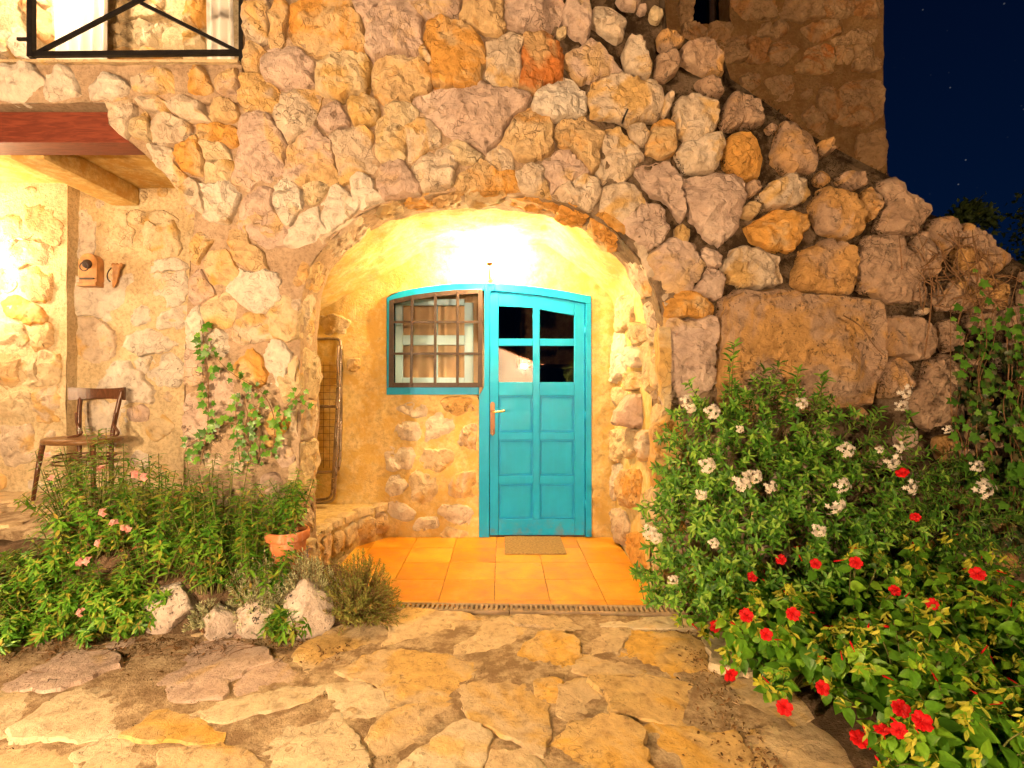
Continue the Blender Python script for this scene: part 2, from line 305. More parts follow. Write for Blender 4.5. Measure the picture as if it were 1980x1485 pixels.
def bm_prism(bm, pts, y0, y1, bevel=0.0):           # pts (x, z), extruded from y0 (front) to y1
    f = [bm.verts.new((x, y0, z)) for x, z in pts]; b = [bm.verts.new((x, y1, z)) for x, z in pts]; n = len(pts)
    fc = [bm.faces.new(f), bm.faces.new(b[::-1])] + [bm.faces.new((f[i], b[i], b[(i + 1) % n], f[(i + 1) % n])) for i in range(n)]
    if bevel:
        es = [e for e in fc[0].edges]; bmesh.ops.bevel(bm, geom=es, offset=bevel, segments=2, affect='EDGES', profile=0.6)
def tube_data(path, r, n=8, closed=False, vs_=None, fs=None):
    vs_ = [] if vs_ is None else vs_; fs = [] if fs is None else fs
    P = [Vector(p) for p in path]; m = len(P); base = len(vs_); prev = None
    for i, p in enumerate(P):
        t = (P[min(i + 1, m - 1)] - P[max(i - 1, 0)]).normalized()
        if prev is None:
            a = Vector((0, 0, 1)) if abs(t.z) < 0.9 else Vector((1, 0, 0)); u = t.cross(a).normalized()
        else: u = (prev - t * prev.dot(t)).normalized()
        prev = u; w = t.cross(u); rr = r[min(len(r) - 1, round(i * (len(r) - 1) / max(1, m - 1)))] if isinstance(r, (list, tuple)) else r
        for k in range(n):
            a = 2 * math.pi * k / n; vs_.append(p + (u * math.cos(a) + w * math.sin(a)) * rr)
    for i in range(m - 1):
        for k in range(n):
            a = base + i * n + k; b = base + i * n + (k + 1) % n; fs.append((a, b, b + n, a + n))
    fs.append(tuple(base + k for k in range(n))[::-1]); fs.append(tuple(base + (m - 1) * n + k for k in range(n)))
    return vs_, fs
def tube(name, path, r, mat, parent=None, n=8, kind=None):
    v, f = tube_data(path, r, n); return obj(name, v, f, mat, parent, kind)
def lathe(prof, n=28, cx=0, cy=0):                   # prof: (r, z)
    v, f = [], []
    for r, z in prof:
        for k in range(n):
            a = 2 * math.pi * k / n; v.append((cx + r * math.cos(a), cy + r * math.sin(a), z))
    for i in range(len(prof) - 1):
        for k in range(n):
            a = i * n + k; b = i * n + (k + 1) % n; f.append((a, b, b + n, a + n))
    return v, f
def smooth_path(P, it=2):
    P = [Vector(p) for p in P]
    for _ in range(it):
        Q = [P[0]]
        for a, b in zip(P, P[1:]): Q += [a * 0.75 + b * 0.25, a * 0.25 + b * 0.75]
        P = Q + [P[-1]]
    return P
def fbm(p, o=4): return noise.fractal(p, 1.0, 2.0, o)

# ------------------------------------------------------------------ stones
def stone(poly, nrm, parent, mat, proud=0.04, rough=0.012, sink=0.04, name="stone", edge=1.0, grow=1.06, cut=1.0, cell=0.02):
    """One irregular stone: 3-D outline on a wall, raised along nrm."""
    nrm = Vector(nrm).normalized(); P = [Vector(p) for p in poly]
    c = sum(P, Vector()) / len(P)
    up = Vector((0, 0, 1)) if abs(nrm.z) < 0.9 else Vector((0, 1, 0)); u = up.cross(nrm).normalized(); w = nrm.cross(u)
    Q = [((p - c).dot(u), (p - c).dot(w)) for p in P]
    if sum(a[0] * b[1] - b[0] * a[1] for a, b in zip(Q, Q[1:] + Q[:1])) < 0: Q = Q[::-1]
    Q = [(x * grow, y * grow) for x, y in Q]
    for cw in (0.10,) if len(Q) > 12 else (0.12, 0.2):
        Z = []
        for a, b in zip(Q, Q[1:] + Q[:1]): Z += [(a[0] * (1 - cw) + b[0] * cw, a[1] * (1 - cw) + b[1] * cw), (a[0] * cw + b[0] * (1 - cw), a[1] * cw + b[1] * (1 - cw))]
        Q = Z
    per = [math.dist(a, b) for a, b in zip(Q, Q[1:] + Q[:1])]; T = sum(per)
    n = max(16, min(72, int(T / 0.022))); pts = []; i = 0; acc = 0.0
    for k in range(n):
        t = T * k / n
        while i < len(per) - 1 and acc + per[i] < t: acc += per[i]; i += 1
        f = (t - acc) / max(per[i], 1e-6); a, b = Q[i], Q[(i + 1) % len(Q)]; pts.append((a[0] + (b[0] - a[0]) * f, a[1] + (b[1] - a[1]) * f))
    size = T / 3.6; seed = Vector((random.random() * 50, random.random() * 50, random.random() * 50))
    jit = min(0.022, size * 0.075)
    def jog(x, y):
        p = Vector((x, y, 0)); e = 1 + jit / max(.02, math.hypot(x, y)) * (fbm(p * 9 + seed, 2) + 0.7 * fbm(p * 34 + seed, 2)); return (x * e, y * e)
    pts = [jog(x, y) for x, y in pts]
    ins = min(0.30, 0.010 * edge / max(size * 0.5, .02))
    rings = [(1.03, None), (1.0, 0.25), (1 - ins * .45, 0.72), (1 - ins * 1.3, 0.95)]
    g = (random.uniform(-.1, .1), random.uniform(-.1, .1)); fr = 2.6 / max(size, .06)
    dirs = [(random.uniform(0, 2 * math.pi), random.uniform(0.05, 0.42) * size, random.uniform(0.12, 0.55) * cut) for _ in range(4)]
    vs_ = []
    def hgt(x, y, k):
        p = Vector((x, y, 0)); h = proud * k + (g[0] * x + g[1] * y) * k
        h += rough * k * (0.9 * fbm(p * fr + seed, 3) + 1.0 * (0.4 - abs(noise.noise(p * 11 + seed))) + 0.9 * (0.4 - abs(noise.noise(p * 23 + seed * 2))) + 0.6 * fbm(p * 40 + seed, 3))
        for a, d, s_ in dirs:                          # cleaved facets
            e = x * math.cos(a) + y * math.sin(a) - d
            if e > 0: h -= min(e * s_, proud * 0.6) * k
        return h
    for s_, k in rings:
        for x, y in pts:
            x1, y1 = x * s_, y * s_
            h = -sink if k is None else hgt(x1, y1, k)
            vs_.append(c + u * x1 + w * y1 + nrm * h)
    fs = []; nr = len(rings)
    for r_ in range(nr - 1):
        for k in range(n):
            a = r_ * n + k; b = r_ * n + (k + 1) % n; fs.append((a, b, b + n, a + n))
    L = (nr - 1) * n; s_ = rings[-1][0]; ring = [(x * s_, y * s_) for x, y in pts]; st = max(cell, size / 26)
    xs = [p[0] for p in ring]; ys0 = [p[1] for p in ring]
    gx, gy = np.meshgrid(np.arange(min(xs) + st * .5, max(xs), st), np.arange(min(ys0) + st * .5, max(ys0), st))
    gx = gx + np.random.uniform(-.3, .3, gx.shape) * st; gy = gy + np.random.uniform(-.3, .3, gy.shape) * st
    sh = max(0.5, 1 - st * 1.1 / size); ok = pip([(x * sh, y * sh) for x, y in ring], gx, gy)
    inner = list(zip(gx[ok].tolist(), gy[ok].tolist())) or [(0.0, 0.0)]
    res = geometry.delaunay_2d_cdt([Vector(p) for p in ring + inner], [(k, (k + 1) % n) for k in range(n)], [], 1, 1e-5)
    remap = []
    for co, orig in zip(res[0], res[3]):
        if orig and orig[0] < n: remap.append(L + orig[0])
        else:
            remap.append(len(vs_)); vs_.append(c + u * co.x + w * co.y + nrm * hgt(co.x, co.y, 1.0))
    fs += [tuple(remap[i] for i in t_) for t_ in res[2]]
    o = obj(name, vs_, fs, mat, parent); o.data.set_sharp_from_angle(angle=R(27)); return o

def pip(poly, X, Z):
    X = np.asarray(X); Z = np.asarray(Z); ins = np.zeros(X.shape, bool); n = len(poly)
    for i in range(n):
        x1, y1 = poly[i]; x2, y2 = poly[(i + 1) % n]
        if y1 == y2: continue
        c = ((y1 > Z) != (y2 > Z)) & (X < (x2 - x1) * (Z - y1) / (y2 - y1) + x1); ins ^= c
    return ins
class Region:
    """2-D region with holes, and an occupancy raster for filling gaps with small stones."""
    def __init__(s, outer, holes=(), res=0.01):
        s.outer, s.holes, s.res = outer, list(holes), res
        xs = [p[0] for p in outer]; zs = [p[1] for p in outer]; s.x0, s.z0 = min(xs), min(zs)
        s.nx = int((max(xs) - s.x0) / res) + 2; s.nz = int((max(zs) - s.z0) / res) + 2
        gx, gz = np.meshgrid(s.x0 + np.arange(s.nx) * res, s.z0 + np.arange(s.nz) * res)
        s.gx, s.gz = gx, gz; s.free = pip(outer, gx, gz)
        for h in s.holes: s.free &= ~pip(h, gx, gz)
    def block(s, poly): s.free &= ~pip(poly, s.gx, s.gz)
    def grow(s, polys, fac=0.40, gap=0.012, maxg=0.06):
        """Widen each outline towards its neighbours so that the joints become narrow."""
        lab = np.where(s.free, 0, -1)
        for q, p in enumerate(polys):
            m = pip(p, s.gx, s.gz); lab[m] = q + 1
        out = []
        for q, p in enumerate(polys):
            cx = sum(a for a, b in p) / len(p); cz = sum(b for a, b in p) / len(p); dn = []
            for a, b in zip(p, p[1:] + p[:1]):
                m = max(1, int(math.dist(a, b) / 0.045))
                dn += [(a[0] + (b[0] - a[0]) * k / m, a[1] + (b[1] - a[1]) * k / m) for k in range(m)]
            new = []
            for (x, z) in dn:
                l = math.hypot(x - cx, z - cz) + 1e-6; ux, uz = (x - cx) / l, (z - cz) / l; d = 0.004; hit = -1
                while d < 0.16:
                    i, j = int((x + ux * d - s.x0) / s.res + .5), int((z + uz * d - s.z0) / s.res + .5)
                    v = lab[j, i] if (0 <= i < s.nx and 0 <= j < s.nz) else -1
                    if v != 0 and v != q + 1: hit = v; break
                    d += 0.004
                f_ = 0.8 if hit == -1 and d < 0.16 else fac
                mv = max(-0.008, min(maxg(cx, cz) if callable(maxg) else maxg, f_ * d - gap / 2)); new.append((x + ux * mv, z + uz * mv))
            out.append(new)
        for p in out: s.free &= ~pip(p, s.gx, s.gz)
        return out
    def fill(s, radii, tries, keep=1.0):
        out = []
        for r in radii:
            k = int(r / s.res); yy, xx = np.mgrid[-k:k + 1, -k:k + 1]; a = random.uniform(1, 1.0)
            disk = (xx * xx + yy * yy) <= k * k
            for _ in range(tries):
                i, j = random.randint(k, max(k, s.nx - k - 2)), random.randint(k, max(k, s.nz - k - 2))
                sub = s.free[j - k:j + k + 1, i - k:i + k + 1]
                if sub.shape == disk.shape and sub[disk].all():
                    cx, cz = s.x0 + i * s.res, s.z0 + j * s.res; rot = random.uniform(0, 6.28); m = random.randint(5, 7)
                    poly = [(cx + r * .88 * random.uniform(.78, 1.08) * math.cos(rot + 6.283 * q / m), cz + r * .88 * random.uniform(.78, 1.08) * math.sin(rot + 6.283 * q / m)) for q in range(m)]
                    sub[disk] = False; out.append(poly)
        return out
def sheet(reg, step, place, disp):
    """Grid over the region, its edge snapped to the outline; place(a,b) -> 3-D, disp(a,b) -> offset."""
    xs = np.arange(reg.x0 - step, reg.x0 + reg.nx * reg.res + step, step); zs = np.arange(reg.z0 - step, reg.z0 + reg.nz * reg.res + step, step)
    cxs, czs = np.meshgrid((xs[:-1] + xs[1:]) / 2, (zs[:-1] + zs[1:]) / 2); keep = pip(reg.outer, cxs, czs)
    for h in reg.holes: keep &= ~pip(h, cxs, czs)
    used = np.zeros((len(zs), len(xs)), int)
    for dj in (0, 1):
        for di in (0, 1): used[dj:dj + keep.shape[0], di:di + keep.shape[1]] += keep
    segs = []
    for pl in [reg.outer] + reg.holes:
        for a, b in zip(pl, pl[1:] + pl[:1]): segs.append((a, b))
    A = np.array([s_[0] for s_ in segs]); D = np.array([s_[1] for s_ in segs]) - A; DD = (D ** 2).sum(1) + 1e-12
    idx = {}; vs_ = []
    for j in range(len(zs)):
        for i in range(len(xs)):
            if used[j, i] == 0: continue
            p = np.array((xs[i], zs[j]))
            if used[j, i] < 4:
                t = np.clip(((p - A) * D).sum(1) / DD, 0, 1); q = A + D * t[:, None]; d = ((q - p) ** 2).sum(1); p = q[d.argmin()]
            idx[(i, j)] = len(vs_); vs_.append(place(float(p[0]), float(p[1]), disp(float(p[0]), float(p[1]))))
    fs = [(idx[(i, j)], idx[(i + 1, j)], idx[(i + 1, j + 1)], idx[(i, j + 1)]) for j in range(keep.shape[0]) for i in range(keep.shape[1]) if keep[j, i]]
    return vs_, fs
def rim(vs_, fs, outline, placef, depth, steps=6, closed=True, step=0.04, amp=0.012):
    """Returns of a wall: the outline carried back by depth."""
    P = []
    pairs = list(zip(outline, outline[1:] + outline[:1])) if closed else list(zip(outline, outline[1:]))
    for a, b in pairs:
        m = max(1, int(math.dist(a, b) / step))
        for k in range(m): P.append((a[0] + (b[0] - a[0]) * k / m, a[1] + (b[1] - a[1]) * k / m))
    if not closed: P.append(outline[-1])
    base = len(vs_); n = len(P)
    for k in range(steps + 1):
        for a in P:
            d = depth * k / steps; q = Vector((a[0] * 9, a[1] * 9, d * 9)); e = amp * min(1, k) * fbm(q, 3)
            vs_.append(placef(a[0] + e, a[1] + amp * min(1, k) * fbm(q + Vector((9, 3, 1)), 3), d))
    for k in range(steps):
        for i in range(n if closed else n - 1):
            a = base + k * n + i; b = base + k * n + (i + 1) % n; fs.append((a, b, b + n, a + n))
    return vs_, fs

def crop(ox, oy, sc, txt):
    """Outlines noted on an enlarged crop of the photograph -> photo pixels; a leading letter picks the stone kind."""
    out = []
    for ln in txt.strip().splitlines():
        t = ln.split(); k = 's'
        if not t: continue
        if t[0][0].isalpha(): k = t.pop(0)
        out.append((k, [(ox + float(t[i]) / sc, oy + float(t[i + 1]) / sc) for i in range(0, len(t), 2)]))
    return out
KIND = {'s': 'stone', 'm': 'mauve', 'o': 'ochre', 'r': 'rust', 'w': 'weath', 'y': 'yellow', 'p': 'white', 't': 'tower', 'f': 'flag'}
Z297 = 1960 / 660

FRONT_Y = 3.1
front_px = crop(0, 0, Z297, """
620 610 690 545 760 580 760 680 720 750 660 740 620 690
815 580 905 545 940 640 850 610
975 600 1100 570 1190 690 1150 705 1080 670 985 620
o 1200 655 1250 590 1310 575 1345 620 1330 670 1210 685
1380 440 1500 460 1610 500 1600 610 1440 635 1400 570
y 770 690 830 655 870 720 860 790 790 760
870 740 940 685 1075 690 1070 780 960 820 890 790
1590 660 1640 560 1740 515 1830 560 1835 640 1770 730 1680 785 1610 750
m 1410 790 1440 680 1520 660 1610 800 1610 1030 1440 1055 1365 1020
m 1680 880 1760 790 1900 830 1945 1020 1740 1045 1670 1000
o 1160 730 1240 720 1360 760 1350 820 1190 830
y 1190 840 1300 840 1320 920 1200 930
y 1190 940 1320 945 1310 1050 1190 1055
o 1040 870 1130 840 1180 920 1170 1010 1060 980
890 880 960 880 1040 1000 1030 1080 960 1010 890 930
1045 1080 1110 1040 1180 1130 1170 1210 1110 1180
p 1200 1090 1310 1070 1330 1120 1310 1240 1210 1210
m 1420 1250 1430 1150 1480 1080 1580 1110 1500 1240
p 1600 1100 1660 1070 1740 1110 1735 1200 1660 1255 1600 1220
y 1760 1080 1820 1060 1860 1090 1790 1190 1760 1160
m 1460 1280 1560 1230 1620 1290 1630 1370 1520 1370
p 1660 1350 1740 1240 1800 1230 1830 1330 1780 1370 1680 1370
o 1400 270 1450 250 1500 310 1480 400 1410 410
m 1510 400 1540 310 1700 300 1800 390 1740 520 1640 510 1540 460
o 1570 100 1600 40 1640 60 1610 250 1560 240
1420 60 1530 40 1540 200 1440 230
""") + crop(500, 0, Z297, """
o 165 180 215 60 330 0 520 30 610 260 400 300 330 290
y 345 420 400 320 500 305 595 360 610 540 470 545 340 510
o 680 420 720 350 930 350 980 480 950 540 770 570 690 530
m 620 150 680 60 770 -10 850 60 930 110 890 160 920 250 700 305 650 270
m 560 10 740 -20 640 90 580 115
o 985 170 1040 110 1130 130 1220 210 1290 330 1270 470 1160 510 1040 490 1010 390
1290 450 1340 290 1430 210 1500 260 1480 470 1380 495
r 1520 470 1520 280 1560 195 1660 195 1720 370 1690 490 1600 510
o 1175 90 1190 -20 1350 -20 1400 90 1385 185 1250 140
m 1425 120 1440 -10 1540 -40 1720 -20 1740 60 1650 170 1560 170
m 900 20 1030 -20 1160 -20 1150 80 1080 105 960 80
m 1760 100 1790 -20 1890 -20 1900 160 1880 240 1800 190
m 900 580 1100 520 1260 510 1530 550 1420 720 1290 860 1150 780 1020 690
p 1590 640 1640 490 1750 470 1850 550 1880 640 1790 670 1650 680
m 350 690 370 630 450 610 520 650 510 720 410 745
y 530 580 590 545 660 580 660 690 550 715 520 660
y 760 620 800 600 910 640 900 720 850 730 770 680
440 850 460 760 610 740 650 850 680 940 480 1010
y 685 800 700 730 810 725 860 840 830 910 740 935 690 910
870 860 890 780 970 725 1015 770 1000 830 870 940
875 970 960 890 1060 880 1110 950 1070 1030 910 1060
y 1120 870 1160 840 1280 890 1250 940 1150 930
o 1430 830 1490 640 1670 700 1675 860 1560 900 1480 890
o 1700 760 1760 710 1860 690 1930 780 1960 880 1890 950 1780 870
m 1650 1000 1700 890 1790 870 1860 940 1830 1050 1700 1080
1300 960 1350 880 1440 870 1440 960 1370 1000
m 700 1100 740 960 830 930 870 1010 900 1100 790 1120
p 540 1030 570 990 680 1130 580 1170 545 1110
p 355 1190 470 1100 560 1180 510 1250 420 1300
o 1190 1010 1290 950 1420 1010 1480 1090 1320 1110 1180 1100
1490 1020 1560 980 1650 1050 1660 1120 1520 1100
1740 1060 1850 1040 1940 1110 1880 1180 1720 1120
925 300 960 290 1010 380 1000 400
""") + crop(1000, 0, Z297, """
m 270 340 380 260 430 235 490 310 590 410 540 440 360 460
440 140 450 60 540 55 610 130 610 210 570 230
620 330 640 230 700 230 760 400 740 430 630 390
s 430 540 450 470 540 440 640 450 700 470 790 460 835 560 800 690 600 690 440 680
s 910 660 930 580 1000 555 1120 600 1155 690 1130 760 990 805 920 770
925 880 960 830 1160 785 1170 850 1130 970 970 980
w 1180 700 1240 550 1380 590 1400 700 1340 720 1200 730
o 1205 850 1230 785 1340 790 1385 900 1380 1000 1300 1025 1200 950
w 1480 910 1520 720 1590 710 1690 800 1700 990 1560 1000
s 1385 1120 1440 1080 1590 1000 1640 1040 1665 1120 1640 1150 1440 1195
m 960 1040 1150 1010 1290 1030 1310 1120 1270 1280 1170 1400 1100 1360 1010 1270 980 1150
m 675 970 790 940 860 930 930 1020 940 1140 970 1200 930 1270 860 1170 740 1080
480 940 530 770 590 760 670 860 670 960 600 1010 530 1020
640 720 720 720 750 780 720 840 660 800
o 740 880 790 720 840 690 900 700 910 870 850 900
500 1160 560 1090 680 1120 690 1180 600 1250 520 1240
m 630 1280 680 1210 790 1210 830 1310 800 1390 720 1400
910 1330 930 1300 970 1330 970 1400 920 1390
o 1330 1310 1390 1260 1500 1210 1640 1240 1660 1330 1560 1440 1440 1430 1360 1370
w 1700 1180 1760 1100 1900 1120 1960 1200 1950 1330 1880 1380 1740 1300
o 1295 1190 1340 1160 1380 1190 1350 1245 1300 1230
w 970 260 1080 240 1190 330 1180 410 1060 410 960 350
w 820 200 900 180 960 230 880 290 830 270
w 1310 1060 1370 1050 1390 1100 1330 1130
850 560 880 540 890 580 850 660 835 640
w 810 330 890 310 930 370 850 450 810 420
w 1040 470 1120 450 1180 540 1090 560
""") + crop(1000, 400, Z297, """
m 780 340 850 250 960 235 1080 330 1060 400 980 490 900 480 800 420
m 1025 450 1100 360 1180 390 1175 520 1130 530 1020 480
m 1060 290 1080 240 1170 290 1160 340 1110 345
s 1180 330 1260 240 1380 260 1490 300 1520 430 1400 450 1220 440
w 1595 440 1640 260 1790 185 1890 250 1940 370 1900 480 1760 500 1680 490
o 885 560 900 505 1000 505 1090 560 1090 610 890 610
m 868 690 1100 665 1120 700 1115 930 1060 1010 960 1080 868 1150
""") + crop(1320, 400, Z297, """
B 225 535 330 500 660 505 1150 545 1170 620 1165 830 1120 960 1080 1120 700 1170 240 1150 205 950 205 700
w 1025 480 1020 280 1070 180 1250 180 1300 290 1340 400 1380 540 1200 540 1150 510
w 1320 300 1350 170 1420 150 1440 250 1430 400 1360 400
w 1430 130 1450 80 1540 60 1585 120 1530 230 1490 300 1460 220
w 1590 300 1580 180 1610 95 1720 150 1880 280 1870 320 1720 390 1610 370
w 1180 790 1190 640 1320 650 1460 720 1440 830 1320 870 1210 840
w 1480 490 1540 430 1700 400 1800 440 1860 560 1820 600 1500 590
w 1620 700 1660 620 1850 590 1950 600 1945 660 1800 700 1640 720
w 1200 900 1260 870 1310 920 1290 1010 1200 1090 1140 1090
w 1340 1060 1440 880 1530 850 1580 930 1610 1100 1600 1240 1400 1250 1300 1150
w 1480 680 1540 660 1550 800 1510 830 1480 750
""") + crop(1320, 0, Z297, """
w 1020 1230 1040 1120 1080 1080 1130 1130 1110 1200 1080 1260
w 1115 1310 1160 1180 1140 1050 1200 1010 1290 1110 1370 1200 1340 1300 1290 1350
w 900 1010 1030 1000 1050 1060 980 1080 910 1050
w 770 830 830 800 850 870 800 890
""") + crop(0, 400, Z297, """
1110 170 1190 140 1210 190 1150 300 1120 290
o 1200 330 1210 280 1290 290 1320 370 1290 450 1230 440
p 1330 490 1360 400 1540 410 1560 510 1520 580 1340 510
m 1115 500 1110 420 1150 390 1190 480 1130 540
y 1570 640 1620 560 1720 560 1735 640 1710 740 1610 700
m 1430 190 1420 60 1500 40 1600 180 1520 190
y 1190 640 1230 540 1330 570 1330 640
1360 720 1370 660 1520 660 1520 740 1380 740
p 1085 780 1090 620 1140 600 1150 680 1120 800
p 1210 760 1250 720 1290 760 1280 820 1220 800
p 1530 910 1560 800 1620 790 1640 930 1600 980 1540 960
o 1400 870 1440 830 1500 880 1480 990 1400 960
m 1075 920 1080 840 1140 880 1160 960 1075 1000
m 1070 1200 1080 1110 1170 1110 1150 1260 1080 1320
m 1220 1060 1290 1000 1350 1090 1320 1150 1230 1150
y 1650 1000 1690 930 1730 980 1725 1080 1660 1070
o 1360 160 1400 130 1440 210 1500 330 1440 350 1380 280
""") + crop(1130, 560, 2.652, """
o 345 880 345 690 450 660 490 800 480 920 440 1010 350 1000
""")

# opening of the arch on the wall face, photo pixels, from left foot to right foot
arch_px = [(576, 1215), (576, 1000), (582, 800), (580, 650), (584, 570), (602, 512), (635, 468), (680, 425), (735, 396), (800, 380), (880, 371), (960, 372),
           (1030, 380), (1090, 393), (1140, 414), (1190, 450), (1232, 497), (1262, 550), (1280, 615), (1284, 700), (1284, 900), (1284, 1215)]
def fxz(px, py, Y=FRONT_Y): v = onY(px, py, Y); return (v.x, v.z)
arch = [fxz(*p) for p in arch_px]
wall_px = [(470, -160), (470, 120), (470, 186), (214, 192), (209, 240), (285, 302), (345, 365), (378, 412), (368, 500), (357, 700), (352, 1215), (2300, 1215), (2300, 680), (2140, 610),
           (1950, 495), (1850, 434), (1790, 410), (1722, 342), (1640, 300), (1570, 262), (1500, 212), (1412, 152), (1400, 112), (1340, 80), (1290, 62), (1272, -160)]
wall_out = [fxz(*p) for p in wall_px]

house = empty("stone_house"); tag(house, "rubble stone house with arched doorway niche, balcony and turquoise door", "house")
reg = Region(wall_out, [arch])
def fplace(a, b, d=0.0): return Vector((a, FRONT_Y + d, b))
def fdisp(a, b): return 0.024 * fbm(Vector((a * 5, b * 5, 1)), 4) + 0.012 * fbm(Vector((a * 17, b * 17, 1)), 3) + 0.05 * max(0, min(1, (a + 0.4 * (b - 2.2) - 0.8) / 0.6)) + 0.03 * max(0, min(1, (b - 2.65) / 0.4))
v, f = sheet(reg, 0.035, fplace, fdisp)
rim(v, f, wall_out, lambda a, b, d: Vector((a, FRONT_Y + d, b)), 0.45, 5)
rim(v, f, arch, lambda a, b, d: Vector((a, FRONT_Y + d, b)), 0.30, 6, closed=False)
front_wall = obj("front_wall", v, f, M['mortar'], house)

front_poly = reg.grow([[fxz(*q) for q in pl] for k, pl in front_px], 0.45, 0.006, lambda x, z: 0.016 if x + 0.5 * (z - 2.3) > 0.9 else 0.045 if z > 2.75 else 0.07)
for (k, pl), p2 in zip(front_px, front_poly):
    cx = sum(p[0] for p in p2) / len(p2); cz = sum(p[1] for p in p2) / len(p2)
    lower = cx < -0.9 and cz < 2.3
    mk = KIND.get(k, 'weath')
    pr = random.uniform(0.018, 0.032) if lower else random.uniform(0.028, 0.055) * (1.0 if cx < 1.0 else 1.2)
    if k == 'B': pr = 0.055
    stone([fplace(*p) for p in p2], (0, -1, 0), front_wall, M[mk], pr, 0.015 if lower else 0.021, grow=1.0, cut=0.85)
for pl in reg.fill([0.095, 0.075, 0.06, 0.048, 0.038, 0.03], 420):
    cx = sum(p[0] for p in pl) / len(pl); cz = sum(p[1] for p in pl) / len(pl)
    if cx > 1.15: mk = random.choice(['weath', 'weath', 'mauve'])
    else: mk = random.choice(['stone', 'mauve', 'yellow', 'stone', 'ochre'])
    stone([fplace(*p) for p in pl], (0, -1, 0), front_wall, M[mk], random.uniform(0.008, 0.026), 0.012, grow=1.12)

# ring of rough stones that faces down into the arch
def arch_walk(t):
    L = [math.dist(a, b) for a, b in zip(arch, arch[1:])]; t *= sum(L)
    for (a, b), l in zip(zip(arch, arch[1:]), L):
        if t <= l: return (a[0] + (b[0] - a[0]) * t / l, a[1] + (b[1] - a[1]) * t / l), (b[0] - a[0], b[1] - a[1])
        t -= l
    return arch[-1], (0, -1)
TL = sum(math.dist(a, b) for a, b in zip(arch, arch[1:]))
t = 0.02
while t < 0.985:
    w = random.uniform(0.17, 0.36) / TL; (x, z), d = arch_walk(t + w / 2); l = math.hypot(*d); d = (d[0] / l, d[1] / l); n_in = (d[1], -d[0])
    if z < 0.05: t += w; continue
    hw = w * TL / 2 * 0.93; deep = random.uniform(0.18, 0.27)
    pl = []
    for (a, b) in ((-1, .02), (-.55, 0), (.5, .01), (1, .03), (.95, deep), (.3, deep + .03), (-.6, deep + .02), (-1, deep - .02)):
        pl.append(Vector((x + d[0] * hw * a * random.uniform(.9, 1.05), FRONT_Y - 0.015 + b + random.uniform(-.01, .01), z + d[1] * hw * a * random.uniform(.9, 1.05))))
    mk = random.choice(['yellow', 'ochre', 'stone', 'ochre']) if z > 1.9 else random.choice(['yellow', 'stone', 'yellow'])
    stone(pl, (n_in[0], -0.15, n_in[1]), front_wall, M[mk], random.uniform(0.004, 0.018) if x < -.7 else random.uniform(0.008, 0.028), 0.016, edge=1.0)
    t += w

# ------------------------------------------------------------------ vaulted niche
BACK_Y = 4.45
niche = [(-1.72, -0.05), (-1.72, 1.62), (-1.60, 1.86), (-0.62, 2.43), (0.36, 2.46), (0.93, 2.04), (0.955, 1.8), (0.955, -0.05)]
prof = []
for a, b in zip(niche, niche[1:]):
    m = max(1, int(math.dist(a, b) / 0.045))
    for k in range(m): prof.append((a[0] + (b[0] - a[0]) * k / m, a[1] + (b[1] - a[1]) * k / m))
prof.append(niche[-1])
for _ in range(1): prof = [prof[0]] + [((a[0] + 2 * b[0] + c[0]) / 4, (a[1] + 2 * b[1] + c[1]) / 4) for a, b, c in zip(prof, prof[1:], prof[2:])] + [prof[-1]]
ys = [FRONT_Y + 0.24 + (BACK_Y + 0.04 - FRONT_Y - 0.24) * k / 28 for k in range(29)]
vs_, fs = [], []
for Y in ys:
    for i, (x, z) in enumerate(prof):
        q = Vector((x * 3, Y * 3, z * 3)); e = 0.028 * fbm(q, 4); cx, cz = -0.35 - x, 1.2 - z; l = math.hypot(cx, cz)
        e += 0.006 * fbm(q * 6, 3)
        vs_.append((x + cx / l * e, Y, z + cz / l * e))
n = len(prof)
for j in range(28):
    for i in range(n - 1): a = j * n + i; fs.append((a, a + 1, a + n + 1, a + n))
vault = obj("niche_vault", vs_, fs, M['plaster'], house)

# front edge of the vault closed against the wall
# right jamb: rough stones up the inner face
JX = 0.945
for k, pl in crop(1130, 560, 2.652, """
y 130 150 150 60 230 30 260 60 250 180 180 220
p 140 220 210 230 215 420 150 480 135 380
y 270 170 320 190 320 260 280 290 250 240
y 300 400 330 260 370 330 380 480 340 530 300 490
y 225 430 290 420 290 500 230 520
p 225 380 240 290 295 310 285 400
y 140 600 150 500 220 510 215 590
y 140 860 150 720 200 710 210 800 180 880
y 205 780 215 720 280 720 270 840 230 860
s 285 870 295 720 335 720 335 850 305 880
p 130 1040 145 900 190 900 180 1040 150 1080
o 200 1060 210 930 280 920 290 1100 230 1120
s 135 1270 140 1120 200 1130 230 1220 200 1310
o 240 1380 250 1250 330 1240 340 1400 270 1420
y 290 1180 305 1040 390 1010 400 1150 350 1230
"""):
    stone([onX(px, py, JX) for px, py in pl], (-1, 0, 0), vault, M[KIND[k]], random.uniform(0.03, 0.06), 0.02, edge=1.3)
stone([onX(px, py, JX) for px, py in [(1266, 650), (1284, 640), (1284, 790), (1270, 795)]], (-1, 0, 0), vault, M['yellow'], 0.02, 0.006)
# the one block that juts out of the jamb
stone([onY(px, py, 3.62) for px, py in [(1184, 818), (1200, 786), (1217, 764), (1250, 762), (1263, 780), (1258, 810), (1243, 826), (1190, 824)]], (-0.12, -1, 0.05), vault, M['mauve'], 0.10, 0.012, 0.22, edge=1.8)
